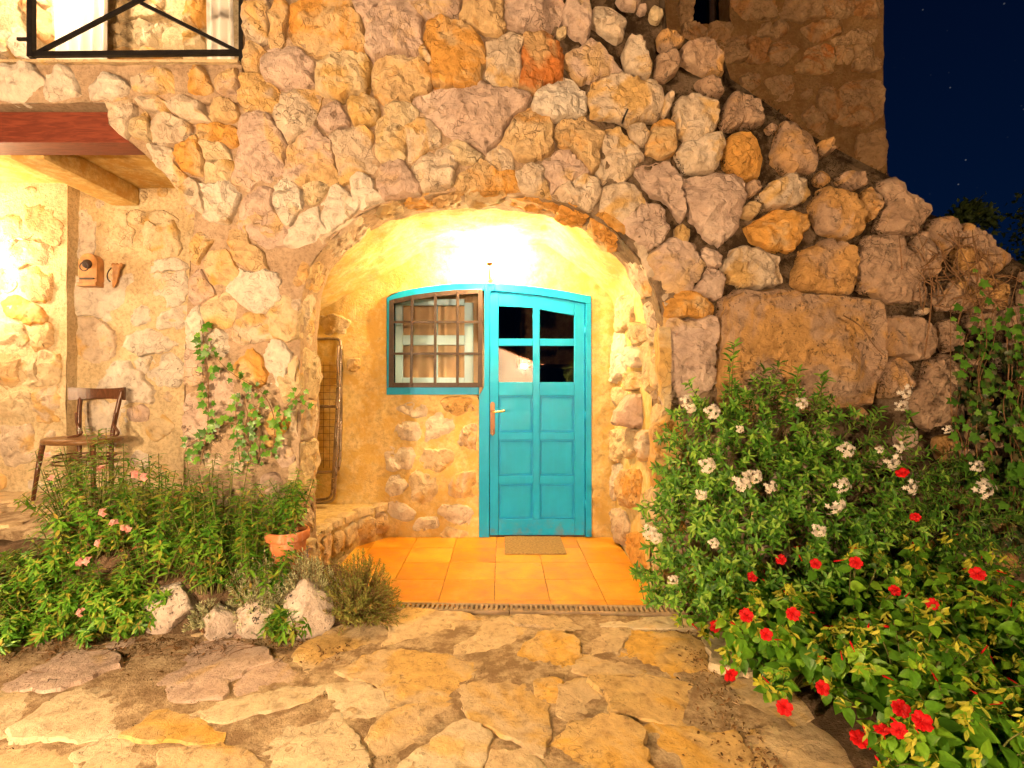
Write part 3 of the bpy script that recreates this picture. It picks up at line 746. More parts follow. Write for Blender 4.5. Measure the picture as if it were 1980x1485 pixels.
# back wall with the opening for the door and window unit
DY = 4.40
def dx(px): return (px - CX) * DY / FX
def dz(py): return H - (py - CY) * DY / FX
top_px = [(748, 578), (756, 569), (780, 563), (815, 557), (860, 551), (905, 548), (945, 548), (985, 550), (1030, 555), (1080, 562), (1143, 574)]
def top_at(px):
    for a, b in zip(top_px, top_px[1:]):
        if a[0] <= px <= b[0]: return a[1] + (b[1] - a[1]) * (px - a[0]) / (b[0] - a[0])
    return 574 if px > 1000 else 578
door_out = [(dx(a), dz(b)) for a, b in top_px + [(1143, 1039), (926, 1039), (926, 764), (748, 764)]]
back_out = [(-1.85, -0.05), (-1.85, 1.8), (-1.65, 2.0), (-0.62, 2.6), (0.4, 2.6), (1.05, 2.15), (1.05, -0.05)]
breg = Region(back_out, [door_out])
def bdisp(a, b): return 0.03 * fbm(Vector((a * 2.2, b * 2.2, 4)), 4) + 0.007 * fbm(Vector((a * 14, b * 14, 4)), 3)
v, f = sheet(breg, 0.04, lambda a, b, d: Vector((a, DY - 0.012 + d * 0.7, b)), bdisp)
rim(v, f, door_out, lambda a, b, d: Vector((a, DY - 0.02 + d, b)), 0.3, 4, amp=0.0)
back_wall = obj("back_wall", v, f, M['plaster'], house)
bw_list = crop(500, 800, Z297, """
p 755 90 790 45 900 60 935 110 900 140 780 135
p 975 140 980 60 1040 15 1100 50 1105 150 1060 175 990 170
s 1140 130 1180 100 1240 70 1240 200 1190 210 1150 180
p 745 230 780 185 850 165 885 230 860 300 760 310
y 930 260 980 210 1100 220 1090 280 1000 330
p 745 430 780 370 850 360 840 420 770 460
y 880 380 920 345 1000 380 1010 430 1000 510 900 490
s 1105 440 1140 360 1230 340 1225 460 1120 460
p 755 520 800 515 885 565 890 605 830 600 760 560
p 1050 570 1070 530 1200 545 1230 600 1200 640 1110 600
p 905 645 940 610 1010 600 1020 640 920 660
y 1060 690 1100 660 1190 680 1180 700 1080 700
""") + crop(500, 400, Z297, """
s 1060 1120 1110 1100 1220 1110 1220 1170 1180 1200 1090 1165
p 805 1160 860 1135 960 1150 950 1195 880 1195
y 530 890 575 880 570 930 530 930
y 300 650 420 640 520 660 480 720 330 730
""")
for (k, _), p2 in zip(bw_list, breg.grow([[(dx(px), dz(py)) for px, py in pl] for k, pl in bw_list], 0.38, 0.014, 0.035)):
    off = bdisp(sum(p[0] for p in p2) / len(p2), sum(p[1] for p in p2) / len(p2))
    stone([Vector((x_, DY - 0.010 + off * 0.7, z_)) for x_, z_ in p2], (0, -1, 0), back_wall, M[KIND[k]], 0.018, 0.010, 0.05, grow=1.0)

# ------------------------------------------------------------------ door, window and their shared frame
BV = 0.004
bm = bmesh.new()
def rect(x0, y0, x1, y1): return [(dx(x0), dz(y0)), (dx(x1), dz(y0)), (dx(x1), dz(y1)), (dx(x0), dz(y1))]
yf = DY - 0.03
def strip(bm, xa, xb, h, y0, y1, bev=BV):                       # a curved head rail that follows the arched top
    xs = [xa + (xb - xa) * k / 8 for k in range(9)]
    bm_prism(bm, [(dx(x), dz(top_at(x))) for x in xs] + [(dx(x), dz(top_at(x) + h)) for x in xs[::-1]], y0, y1, bev)
strip(bm, 749, 937, 14, yf, yf + 0.07); strip(bm, 957, 1142, 15, yf, yf + 0.07)
bm_prism(bm, [(dx(749), dz(top_at(749) + 14.5)), (dx(759), dz(top_at(759) + 14.5)), (dx(759), dz(748)), (dx(749), dz(748))], yf, yf + 0.07, BV)
bm_prism(bm, rect(749, 748.5, 926, 763), yf - 0.004, yf + 0.07, BV)
bm_prism(bm, [(dx(926.5), dz(764)), (dx(937.3), dz(748.5)), (dx(937.3), dz(548)), (dx(956.7), dz(548)), (dx(956.7), dz(563)), (dx(946), dz(564)), (dx(946), dz(1037)), (dx(926.5), dz(1037))], yf - 0.002, yf + 0.07, BV)
bm_prism(bm, [(dx(1131.5), dz(top_at(1131) + 15.5)), (dx(1142), dz(top_at(1142) + 15.5)), (dx(1143), dz(1036)), (dx(1131.5), dz(1036))], yf - 0.003, yf + 0.07, BV)
door_frame = bm_obj("door_frame", bm, M['turq'], house)

door = empty("door"); door.parent = house
yl = DY - 0.012; 
def leaf(rc, mk='turq', y0=yl, y1=yl + 0.045, bev=BV, name="rail"):
    bm = bmesh.new(); bm_prism(bm, rc, y0, y1, bev); return bm_obj(name, bm, M[mk], door)
def t2(x): return top_at(x) + 15.7
leaf([(dx(947), dz(t2(957))), (dx(964), dz(t2(964))), (dx(964), dz(1034)), (dx(947), dz(1034))], name="stile")
leaf([(dx(1110.2), dz(t2(1110))), (dx(1130.5), dz(t2(1130))), (dx(1130.5), dz(1034)), (dx(1110.2), dz(1034))], name="stile")
leaf([(dx(1030.5), dz(594.5)), (dx(1043.5), dz(598)), (dx(1043.5), dz(1003)), (dx(1030.5), dz(1003))], name="stile", y0=yl + .001)
leaf([(dx(x), dz(t2(x))) for x in (964.3, 990, 1020, 1050, 1080, 1110)] + [(dx(1110), dz(610)), (dx(1075), dz(604)), (dx(1043.6), dz(598)), (dx(1030.4), dz(594.5)), (dx(964.3), dz(592))], y0=yl + .0015)
for (a, b) in ((655, 669), (739, 765), (836, 850), (920, 935)):
    for (xa, xb) in ((964.3, 1030.3), (1043.7, 1110)): leaf(rect(xa, a, xb, b), y0=yl + .002)
leaf(rect(964.3, 1003.2, 1110, 1034), y0=yl + .002)
for (a, b) in ((765.3, 835.8), (850.3, 919.8), (935.3, 1003)):
    for (xa, xb) in ((964.5, 1030.2), (1043.8, 1109.8)):
        bm = bmesh.new(); bm_prism(bm, rect(xa, a, xb, b), yl + 0.020, yl + 0.04, 0.0)
        bm_prism(bm, rect(xa + 3.2, a + 3.2, xb - 3.2, b - 3.2), yl + 0.010, yl + 0.022, 0.006); bm_obj("panel", bm, M['turq'], door)
for pl in ([(964, 591), (1030.6, 593.5), (1030.6, 656), (964, 656)], [(1043.4, 597), (1110.4, 608), (1110.4, 656), (1043.4, 656)], [(964, 668), (1030.6, 668), (1030.6, 740), (964, 740)], [(1043.4, 668), (1110.4, 668), (1110.4, 740), (1043.4, 740)]):
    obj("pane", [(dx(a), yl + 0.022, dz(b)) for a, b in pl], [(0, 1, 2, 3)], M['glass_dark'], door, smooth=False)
bm = bmesh.new(); bm_prism(bm, rect(947, 1034.3, 1131, 1038.5), yl + 0.01, yl + 0.05, 0.0); bm_obj("threshold", bm, M['iron'], door)
bm = bmesh.new(); bm_prism(bm, [(dx(948 + 4.5 + 4.5 * math.cos(a)), dz(782 - 5 * math.sin(a))) for a in [math.pi * k / 8 for k in range(9)][::-1]] + [(dx(957), dz(838)), (dx(952.5), dz(843)), (dx(948), dz(838))], yl - 0.008, yl, 0.002); bm_obj("handle_plate", bm, M['handle_plate'], door)
hz = dz(796)
tube("handle", smooth_path([(dx(952.5), yl - 0.004, hz), (dx(952.5), yl - 0.045, hz), (dx(956), yl - 0.055, hz), (dx(966), yl - 0.055, hz + .004), (dx(976), yl - 0.05, hz + .012)], 2), [0.008] * 9 + [0.007] * 4 + [0.010] * 4, M['brass'], door, 10)
tube("key", [(dx(952.5), yl - 0.005, dz(832)), (dx(952.5), yl - 0.03, dz(832)), (dx(952.7), yl - 0.032, dz(842))], 0.004, M['steel'], door, 6)
for hy in (642, 804, 974): tube("hinge", [(dx(1131), yl - 0.012, dz(hy - 9)), (dx(1131), yl - 0.012, dz(hy + 9))], 0.007, M['turq'], door, 8)

window = empty("window"); window.parent = house
yg = DY - 0.055
def wtop(px): return top_at(px) + 13
def gprism(pts, y0, y1, name="grille_bar"):
    bm = bmesh.new(); bm_prism(bm, [(dx(a), dz(b)) for a, b in pts], y0, y1, 0.002); return bm_obj(name, bm, M['iron'], window)
gprism([(755, wtop(755)), (763.5, wtop(763.5)), (763.5, 749), (754, 749)], yg, yg + 0.02, "grille_frame")
gprism([(925, wtop(925)), (933, wtop(933)), (933, 749), (924.5, 749)], yg, yg + 0.02, "grille_frame")
gprism([(x, wtop(x)) for x in (763.8, 800, 840, 880, 924.7)] + [(x, wtop(x) + 9) for x in (924.7, 880, 840, 800, 763.8)], yg, yg + 0.02, "grille_frame")
gprism([(763.8, 740), (924.3, 740), (924.3, 749), (763.8, 749)], yg, yg + 0.02, "grille_frame")
for x, x2 in ((799.5, 797.5), (843.5, 843), (886.5, 885.5)): gprism([(x - 2.6, wtop(x) + 5), (x + 2.6, wtop(x) + 5), (x2 + 2.6, 746), (x2 - 2.6, 746)], yg - 0.012, yg - 0.001)
for y in (624, 684.5): gprism([(759, y - 2.3), (929, y - 2.3), (929, y + 2.3), (759, y + 2.3)], yg - 0.0005, yg + 0.010)
for x in (760, 799, 843.5, 886, 929):
    for y in (wtop(x) + 5, 624, 684.5, 744):
        v, f = lathe([(0.0045, 0), (0.004, 0.003), (0.0, 0.0045)], 8)
        obj("rivet", [(dx(x) + a, yg - 0.013 - c, dz(y) + b) for a, b, c in v], f, M['iron'], window)
obj("pane", [(dx(758), DY + 0.03, dz(555)), (dx(936), DY + 0.03, dz(547)), (dx(936), DY + 0.03, dz(752)), (dx(758), DY + 0.03, dz(752))], [(0, 1, 2, 3)], M['glass'], window, smooth=False)
ys_ = DY + 0.19
def ix(px): return (px - CX) * ys_ / FX
def iz(py): return H - (py - CY) * ys_ / FX
def sashp(x0, y0, x1, y1, nm="sash_bar"):
    bm = bmesh.new(); bm_prism(bm, [(ix(x0), iz(y0)), (ix(x1), iz(y0)), (ix(x1), iz(y1)), (ix(x0), iz(y1))], ys_, ys_ + 0.04, 0.004); bm_obj(nm, bm, M['sash'], window)
for r_ in ((764, 585, 778, 742), (898, 585, 915, 742), (778.3, 648, 897.7, 667), (778.3, 730, 897.7, 742), (778.3, 578, 897.7, 590)): sashp(*r_)
sashp(840, 590.3, 846, 647.7); sashp(840, 667.3, 846, 729.7)
def drape(x0, x1, z0, z1, Y, folds, amp, name, mat, parent=None, nz=10, taper=0.0, sway=0.0):
    vs_, fs = [], []; n = folds * 8
    for j in range(nz + 1):
        t = j / nz; z = z0 + (z1 - z0) * t
        for i in range(n + 1):
            s_ = i / n; k = 1 - taper * (1 - t); x = (x0 + x1) / 2 + (s_ - 0.5) * (x1 - x0) * k + sway * (1 - t)
            vs_.append((x + 0.01 * noise.noise(Vector((s_ * 9, t * 3, x0))), Y + amp * math.sin(s_ * folds * 6.283 + 1.5 * noise.noise(Vector((s_ * 4, t * 2, 3)))) * (0.6 + 0.5 * (1 - t)), z))
    for j in range(nz):
        for i in range(n): a = j * (n + 1) + i; fs.append((a, a + 1, a + n + 2, a + n + 1))
    return obj(name, vs_, fs, mat, parent)
c1 = drape(dx(752), dx(940), dz(770), dz(520), DY + 0.33, 5, 0.018, "curtain", M['blind']); tag(c1, "beige curtain hanging behind the barred window glass", "curtain")
# dark room behind
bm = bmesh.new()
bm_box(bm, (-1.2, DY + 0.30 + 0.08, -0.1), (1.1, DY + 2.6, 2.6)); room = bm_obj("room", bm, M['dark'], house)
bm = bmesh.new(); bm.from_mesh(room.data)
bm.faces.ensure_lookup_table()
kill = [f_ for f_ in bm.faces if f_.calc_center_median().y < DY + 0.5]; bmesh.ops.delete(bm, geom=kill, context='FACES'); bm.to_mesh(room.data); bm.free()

# wall lamp over the door
lamp = empty("wall_lamp", (dx(948), DY - 0.02, dz(548))); tag(lamp, "lit brass wall lamp above the middle of the turquoise door frame", "lamp")
bm = bmesh.new(); bm_box(bm, (-0.018, -0.012, -0.01), (0.018, 0.0, 0.17), 0.004); bm_obj("back_plate", bm, M['aged_brass'], lamp)
tube("arm", smooth_path([(0, -0.01, 0.04), (0, -0.06, 0.01), (0, -0.17, 0.03), (0, -0.19, 0.08), (0, -0.19, 0.11)], 3), 0.006, M['aged_brass'], lamp, 8)
for s in (-1, 1): tube("scroll", smooth_path([(0, -0.03, 0.0), (s * 0.02, -0.035, 0.005), (s * 0.034, -0.035, 0.03), (s * 0.032, -0.035, 0.05)], 2), 0.005, M['aged_brass'], lamp, 6)
v, f = lathe([(0.001, 0.10), (0.02, 0.105), (0.026, 0.115), (0.022, 0.13)], 16, 0, -0.19); obj("cup", v, f, M['aged_brass'], lamp)
v, f = lathe([(0.012, 0.13), (0.028, 0.15), (0.034, 0.175), (0.028, 0.20), (0.012, 0.215), (0.001, 0.218)], 20, 0, -0.19); obj("bulb", v, f, M['bulb'], lamp)
def point(name, loc, p, c, rad=0.05, parent=None):
    l = bpy.data.lights.new(name, 'POINT'); l.energy = p; l.color = c; l.shadow_soft_size = rad
    o = bpy.data.objects.new(name, l); COL.objects.link(o); o.location = loc
    if parent: o.parent = parent
    return o
point("bulb_light", (0, -0.19, 0.175), P_DOOR, C_DOOR, 0.045, lamp)

# ------------------------------------------------------------------ ledge in the niche
ledge = empty("stone_ledge"); tag(ledge, "low plastered stone ledge inside the niche left of the door", "ledge")
LZ = 0.275
top_l = [onZ(750, 975, LZ), onZ(690, 990, LZ), onZ(640, 1012, LZ), onZ(600, 1042, LZ), Vector((-1.35, 3.36, LZ)), Vector((-1.72, 3.36, LZ)), Vector((-1.72, 4.5, LZ)), Vector((-0.97, 4.5, LZ))]
outl = [(p.x, p.y) for p in top_l]; lreg = Region(outl)
v, f = sheet(lreg, 0.03, lambda a, b, d: Vector((a, b, LZ + d)), lambda a, b: 0.008 * fbm(Vector((a * 8, b * 8, 2)), 3))
rim(v, f, outl, lambda a, b, d: Vector((a, b, LZ - d)), 0.35, 5, amp=0.01)
obj("ledge_body", v, f, M['ledge'], ledge)
edge = [Vector((p.x, p.y, 0)) for p in top_l[:5]]
for a, b in zip(edge, edge[1:]):
    d = b - a; L_ = d.length; d.normalize(); nr = Vector((-d.y, d.x, 0)); nr = nr if nr.dot(Vector((1, -1, 0))) > 0 else -nr
    s = 0.0
    while s < L_ - 0.05:
        w = min(L_ - s, random.uniform(0.12, 0.2))
        q = [a + d * (s + 0.01), a + d * (s + w - 0.01)]
        z0, z1 = 0.03 + random.uniform(0, .03), 0.20 + random.uniform(-.02, .02)
        stone([q[0] + Vector((0, 0, z0)), q[1] + Vector((0, 0, z0 + random.uniform(-.02, .02))), q[1] + Vector((0, 0, z1)), (q[0] + q[1]) / 2 + Vector((0, 0, z1 + .02)), q[0] + Vector((0, 0, z1 - random.uniform(0, .03)))], nr, ledge, M[random.choice(['stone', 'yellow'])], 0.025, 0.010)
        m_ = (q[0] + q[1]) / 2; 
        stone([q[0] + nr * .02 + Vector((0, 0, LZ)), q[1] + nr * .02 + Vector((0, 0, LZ)), q[1] - nr * .07 + Vector((0, 0, LZ)), m_ - nr * .10 + Vector((0, 0, LZ)), q[0] - nr * .06 + Vector((0, 0, LZ))], (0, 0, 1), ledge, M['yellow'], 0.014, 0.004)
        s += w

# ------------------------------------------------------------------ doorway tiles, drain, paving
TS = 0.33
floor_base = obj("doorway_floor", [(-1.2, 3.0, -0.012), (1.0, 3.0, -0.012), (1.0, 4.46, -0.012), (-1.2, 4.46, -0.012)], [(0, 1, 2, 3)], M['joint'], None, "structure")
for i in range(-4, 4):
    for j in range(-1, 5):
        x0, x1 = -0.044 + i * TS + .002, -0.044 + (i + 1) * TS - .002; y0, y1 = 3.11 + j * TS + .002, 3.11 + (j + 1) * TS - .002
        y0 = max(y0, 3.045); y1 = min(y1, 4.395); x1 = min(x1, 0.94); x0 = max(x0, -1.15)
        if x1 - x0 < .03 or y1 - y0 < .03: continue
        bm = bmesh.new(); bm_box(bm, (x0, y0, -0.02), (x1, y1, 0.0 + random.uniform(-.0012, .0012)), 0.003); bm_obj("tile", bm, M['tile'], floor_base)
# drain grating, two lengths
gl, gr = onZ(763, 1180, 0), onZ(1330, 1188, 0); dirg = (gr - gl); Lg = dirg.length; ang = math.atan2(dirg.y, dirg.x)
split = (onZ(985, 1184, 0) - gl).length
for a, b, lab in ((0, split - .002, "slotted resin drain grating beside the garden bed, ends in mid doorway"), (split + .002, Lg, "slotted resin drain grating running into the white flowered bush")):
    g = empty("drain_grating", gl + dirg.normalized() * a, ang); tag(g, lab, "drain", "drain gratings across the doorway")
    Ln = b - a; bm = bmesh.new(); W = 0.105
    bm_box(bm, (0, 0, -0.02), (Ln, 0.018, 0.004), 0.002); bm_box(bm, (0, W - .018, -0.02), (Ln, W, 0.004), 0.002)
    bm_obj("frame", bm, M['grate'], g); bm = bmesh.new()
    k = 0
    while k * 0.0285 + 0.014 < Ln:
        bm_box(bm, (k * 0.0285, 0.0175, -0.018), (k * 0.0285 + 0.0155, W - .0175, 0.003), 0.0015); k += 1
    bm_obj("bars", bm, M['grate'], g)
    bm = bmesh.new(); bm_box(bm, (0, 0.001, -0.09), (Ln, W - 0.001, -0.06)); bm_obj("channel", bm, M['channel'], g)
dm = bmesh.new(); a, b = onZ(976, 1070, 0.012), onZ(1088, 1038.5, 0.012); bm_box(dm, (a.x, a.y, 0.001), (0.49, 4.37, 0.013), 0.004)
mat_o = bm_obj("doormat", dm, M['mat']); tag(mat_o, "small worn coir doormat on the terracotta tiles before the door", "doormat")

def gz(x, y): return -0.0035 + 0.006 * fbm(Vector((x * 2.5, y * 2.5, 7)), 4) + 0.004 * fbm(Vector((x * 22, y * 22, 7)), 3)
v, f = [], []
gx0, gx1, gy0, gy1, gs = -3.4, 3.2, 1.45, 3.03, 0.025
nx, ny = int((gx1 - gx0) / gs), int((gy1 - gy0) / gs)
gdir = dirg.normalized()
def in_drain(x, y):
    r_ = Vector((x, y, 0)) - gl; l_ = r_.dot(gdir); w_ = gdir.x * r_.y - gdir.y * r_.x
    return -0.03 < l_ < Lg + .05 and w_ > -0.006
for j in range(ny + 1):
    for i in range(nx + 1):
        x, y = gx0 + i * gs, gy0 + j * gs; z = gz(x, y)
        if in_drain(x, y): z -= 0.12
        v.append((x, y, z))
for j in range(ny):
    for i in range(nx): a = j * (nx + 1) + i; f.append((a, a + 1, a + nx + 2, a + nx + 1))
# far sheet around it, one step lower
b0 = len(v); S = 400
v += [(-S, -S, -0.06), (S, -S, -0.06), (S, S, -0.06), (-S, S, -0.06)]; f.append((b0, b0 + 1, b0 + 2, b0 + 3))
b0 = len(v); v += [(-6, -8, -0.014), (6, -8, -0.014), (6, 1.46, -0.014), (-6, 1.46, -0.014)]; f.append((b0, b0 + 1, b0 + 2, b0 + 3))
ground = obj("ground", v, f, M['joint'], None, "structure")
flags = crop(0, 1100, 3.0, """
f 0 560 240 500 580 520 640 570 480 650 250 690 0 700
f 190 900 300 800 600 610 760 640 880 760 760 870 700 960 400 960 200 950
f 800 540 900 470 1200 450 1500 490 1480 560 1300 660 1290 740 1180 755 1070 740 1010 680 880 620
f 1350 690 1450 610 1590 560 1680 660 1530 715 1420 705
f 1140 830 1250 790 1850 680 1700 770 1380 850
f 780 965 930 850 1030 850 1110 930 1250 940 1220 980 1060 970 930 985
f 440 1090 560 1030 720 1020 840 1080 860 1200 500 1200
f -60 1120 330 1040 360 1080 320 1220 -60 1220
f 910 1180 980 1080 1200 1050 1400 1090 1500 1200 920 1220
f -90 740 160 720 200 760 60 920 -90 950
""") + crop(500, 1100, 3.0, """
f -90 900 0 850 380 820 470 930 540 1060 580 1190 230 1190 130 1070 -60 1000
f 280 560 290 470 480 380 740 330 720 420 600 470 420 560
f 540 600 680 520 900 490 1100 540 1270 560 1150 650 1100 750 850 780 700 680
f 770 300 860 240 1200 260 1300 330 1180 430 1000 450 790 440
f 1190 440 1290 370 1460 305 1590 340 1540 420 1400 480 1330 530 1230 490
f 450 700 570 665 690 720 720 790 610 905 520 800
f 680 970 850 820 1000 790 1090 810 1090 870 900 980 720 1045 670 1030
f 830 1180 1000 1050 1250 910 1280 1000 1280 1100 1250 1200
f 1210 690 1320 620 1400 550 1530 540 1600 600 1560 720 1640 880 1680 940 1600 1005 1560 1000 1400 880 1250 800
f 1540 440 1640 405 1860 440 1830 540 1740 610 1620 620 1560 520
f 1740 680 1900 670 1990 780 2020 840 1770 835
f 1320 1200 1400 1090 1500 1080 1620 1190
""") + crop(1000, 1100, 3.0, """
f 270 1040 240 1010 400 910 520 890 680 980 710 1090 700 1220 280 1220
f 320 560 400 500 560 490 620 540 760 590 700 620 480 610
f 630 420 700 380 900 390 1050 470 1080 560 1040 610 800 600 650 520
f 480 680 640 640 780 640 1000 710 1250 780 1290 830 1220 950 1000 930 800 840 560 820
f 780 960 900 930 1200 970 1330 1040 1300 1220 850 1220
f 370 380 520 345 640 345 600 410 580 470 420 480
f 480 265 900 285 980 350 700 335 480 330
f 0 275 460 268 470 330 300 330 0 340
f 100 640 200 640 220 760 130 750
f 1300 700 1500 640 1700 760 1600 900 1340 860
f 1400 980 1800 900 2000 1100 1900 1220 1420 1220
f 1150 420 1300 380 1500 480 1400 600 1160 560
""")
greg = Region([(-3.3, 1.5), (3.1, 1.5), (3.1, 2.90), (-3.3, 2.90)])
def flagstone(poly, parent, z=0.0, proud=0.010):
    cx_, cy_ = sum(p[0] for p in poly) / len(poly), sum(p[1] for p in poly) / len(poly)
    mk = random.choice(["mauve", "mauve", "flag"]) if (cx_ < -0.55 and cy_ > 2.2 and z < .1) else random.choice(["flag", "flag", "flag", "flag_pale", "flag_gold"])
    return stone([Vector((p[0], p[1], z)) for p in poly], (0, 0, 1), parent, M[mk], proud, 0.0035, 0.03, name="flagstone", edge=0.5, grow=1.0, cut=0.1, cell=0.035)
for p2 in greg.grow([[(q.x, q.y) for q in (onZ(px, py, 0) for px, py in pl)] for k, pl in flags], 0.45, 0.006, 0.09): flagstone(p2, ground, -0.004, random.uniform(0.004, 0.008))
for pl in greg.fill([0.16, 0.12, 0.09, 0.065, 0.05, 0.035], 160): flagstone(pl, ground, -0.004, 0.0045)

# ------------------------------------------------------------------ terrace on the left
TZ = 0.456; TY = 4.2
terrace = obj("terrace_floor", [(-6, 2.98, TZ - .012), (-1.8, 2.98, TZ - .012), (-1.8, 4.4, TZ - .012), (-6, 4.4, TZ - .012), (-6, 2.98, -0.1), (-1.8, 2.98, -0.1)], [(0, 1, 2, 3), (4, 5, 1, 0)], M['joint'], None, "structure")
treg = Region([(-4.4, 3.0), (-1.95, 3.0), (-1.95, 4.15), (-4.4, 4.15)])
for pl in treg.fill([0.28, 0.2, 0.15, 0.1, 0.07], 150): flagstone(pl, terrace, TZ - .006, 0.008)
def txz(px, py, Y=TY): v = onY(px, py, Y); return (v.x, v.z)
tw_out = [(-6, TZ - .05), (-1.8, TZ - .05), (-1.8, 2.9), (-6, 2.9)]
twr = Region(tw_out)
def tdisp(a, b): return 0.015 * fbm(Vector((a * 4, b * 4, 9)), 4)
v, f = sheet(twr, 0.05, lambda a, b, d: Vector((a, TY + d, b)), tdisp); terr_wall = obj("terrace_wall", v, f, M['mortar_y'], house)
tw_list = crop(0, 400, Z297, """
y 565 200 590 70 720 60 750 180 700 290 580 260
y 800 240 830 120 980 110 1010 220 980 290 830 285
p 445 400 560 450 780 370 780 460 740 600 620 620 450 590
p 870 480 890 390 1030 380 1050 480 1020 560 890 570
s 450 680 560 650 640 760 620 870 480 890
p 750 800 760 750 1000 720 1010 770 830 840
p 480 960 620 910 760 930 850 1050 840 1110 700 1100 500 1030
p 870 920 960 870 1040 940 1000 1000 890 990
p 925 640 1000 590 1070 600 1060 690 930 680
p 530 1150 700 1120 730 1250 680 1280 540 1270
m 740 1170 820 1140 840 1210 760 1260
y 860 1250 920 1220 970 1260 900 1310
p 770 620 850 590 840 640 790 660
p 780 910 850 880 830 930
y 740 50 830 60 820 90 760 95
y 860 60 930 50 1000 80 900 95
p 430 190 470 60 530 60 520 250 470 280
p 820 320 1000 310 1050 350 850 365
""")
for (k, _), p2 in zip(tw_list, twr.grow([[txz(*q) for q in pl] for k, pl in tw_list], 0.42, 0.012, 0.06)):
    stone([Vector((a, TY, b)) for a, b in p2], (0, -1, 0), terr_wall, M[KIND[k]], 0.017, 0.010, grow=1.0)
for pl in twr.fill([0.13, 0.1, 0.075, 0.055], 160):
    if -3.6 < sum(p[0] for p in pl) / len(pl) < -1.7: stone([Vector((a, TY, b)) for a, b in pl], (0, -1, 0), terr_wall, M[random.choice(['yellow', 'white', 'stone'])], 0.012, 0.009, grow=1.14)
# stub pier at the far left
PY = 4.09; pier_out = [(-5.2, TZ - .05), (-3.41, TZ - .05), (-3.40, 2.9), (-5.2, 2.9)]
prg = Region(pier_out)
v, f = sheet(prg, 0.05, lambda a, b, d: Vector((a, PY + d, b)), tdisp); rim(v, f, pier_out, lambda a, b, d: Vector((a, PY + d, b)), 0.25, 4, amp=0.01)
pier = obj("terrace_pier", v, f, M['mortar_y'], house)
pi_list = crop(0, 400, Z297, """
o 170 0 240 0 320 100 310 190 240 170 180 90
y 50 290 120 220 260 220 280 320 100 320
o 145 390 200 360 270 380 270 500 200 520 150 450
o 40 560 100 540 240 610 230 660 80 620
o 205 760 230 680 270 690 270 760 215 810
o 0 850 80 830 90 980 50 1030 0 960
y 220 880 270 840 320 880 315 980 220 990
y 130 900 200 880 210 980 140 990
s 220 1100 310 1050 320 1200 230 1200
y 30 1150 130 1080 190 1180 100 1250
y 0 120 90 80 160 150 60 210 0 200
y 0 680 120 690 150 760 20 780
s 10 1290 150 1280 180 1420 60 1460
""")
for (k, _), p2 in zip(pi_list, prg.grow([[txz(*q, PY) for q in pl] for k, pl in pi_list], 0.42, 0.012, 0.06)):
    stone([Vector((a, PY, b)) for a, b in p2], (0, -1, 0), pier, M[KIND[k]], 0.02, 0.010, grow=1.0)
for pl in prg.fill([0.12, 0.09, 0.07, 0.05], 160): stone([Vector((a, PY, b)) for a, b in pl], (0, -1, 0), pier, M[random.choice(['yellow', 'white', 'stone'])], 0.012, 0.009, grow=1.14)
# ceiling, joist, red beam, balcony slab
CZ = 2.86
bm = bmesh.new(); bm_box(bm, (-6, 3.30, CZ), (-1.6, 4.5, CZ + 0.06)); bm_obj("terrace_ceiling", bm, M['plaster_c'], house)
bm = bmesh.new(); bm_box(bm, (-3.12, 3.31, 2.71), (-2.90, 4.19, CZ - .002), 0.03); bm_obj("joist", bm, M['plaster_c'], house)
bm = bmesh.new(); bm_box(bm, (-6, 3.13, 2.733), (-1.85, 3.305, 2.917), 0.006); bm_obj("beam", bm, M['beam'], house)
SLY = 3.085
sl_out = [(-6, 2.92), (-1.54, 2.95), (-1.53, 3.17), (-6, 3.17)]
srg = Region(sl_out)
v, f = sheet(srg, 0.04, lambda a, b, d: Vector((a, SLY + d, b)), lambda a, b: 0.02 * fbm(Vector((a * 6, b * 6, 5)), 4)); rim(v, f, sl_out, lambda a, b, d: Vector((a, SLY + d, b)), 1.2, 8, amp=0.01)
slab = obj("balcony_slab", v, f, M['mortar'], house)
for k, pl in crop(0, 0, Z297, """
p 0 385 60 375 215 395 265 465 240 560 60 590 0 570
p 340 395 400 400 480 560 270 575 265 540
p 590 430 690 430 760 520 690 580 520 580 520 490
s 770 450 900 430 960 400 1045 480 1050 540 780 540
o 1120 400 1180 395 1230 500 1220 545 1080 535 1090 470
m 1240 440 1370 385 1385 500 1370 545 1250 540
"""):
    p2 = [txz(a, b, SLY) for a, b in pl]; stone([Vector((a, SLY, b)) for a, b in p2], (0, -1, 0), slab, M[KIND[k]], 0.05, 0.016)
bm = bmesh.new(); bm_box(bm, (-6, 3.06, 3.174), (-1.545, 4.3, 3.19), 0.004); bm_obj("balcony_floor", bm, M['flag'], house)
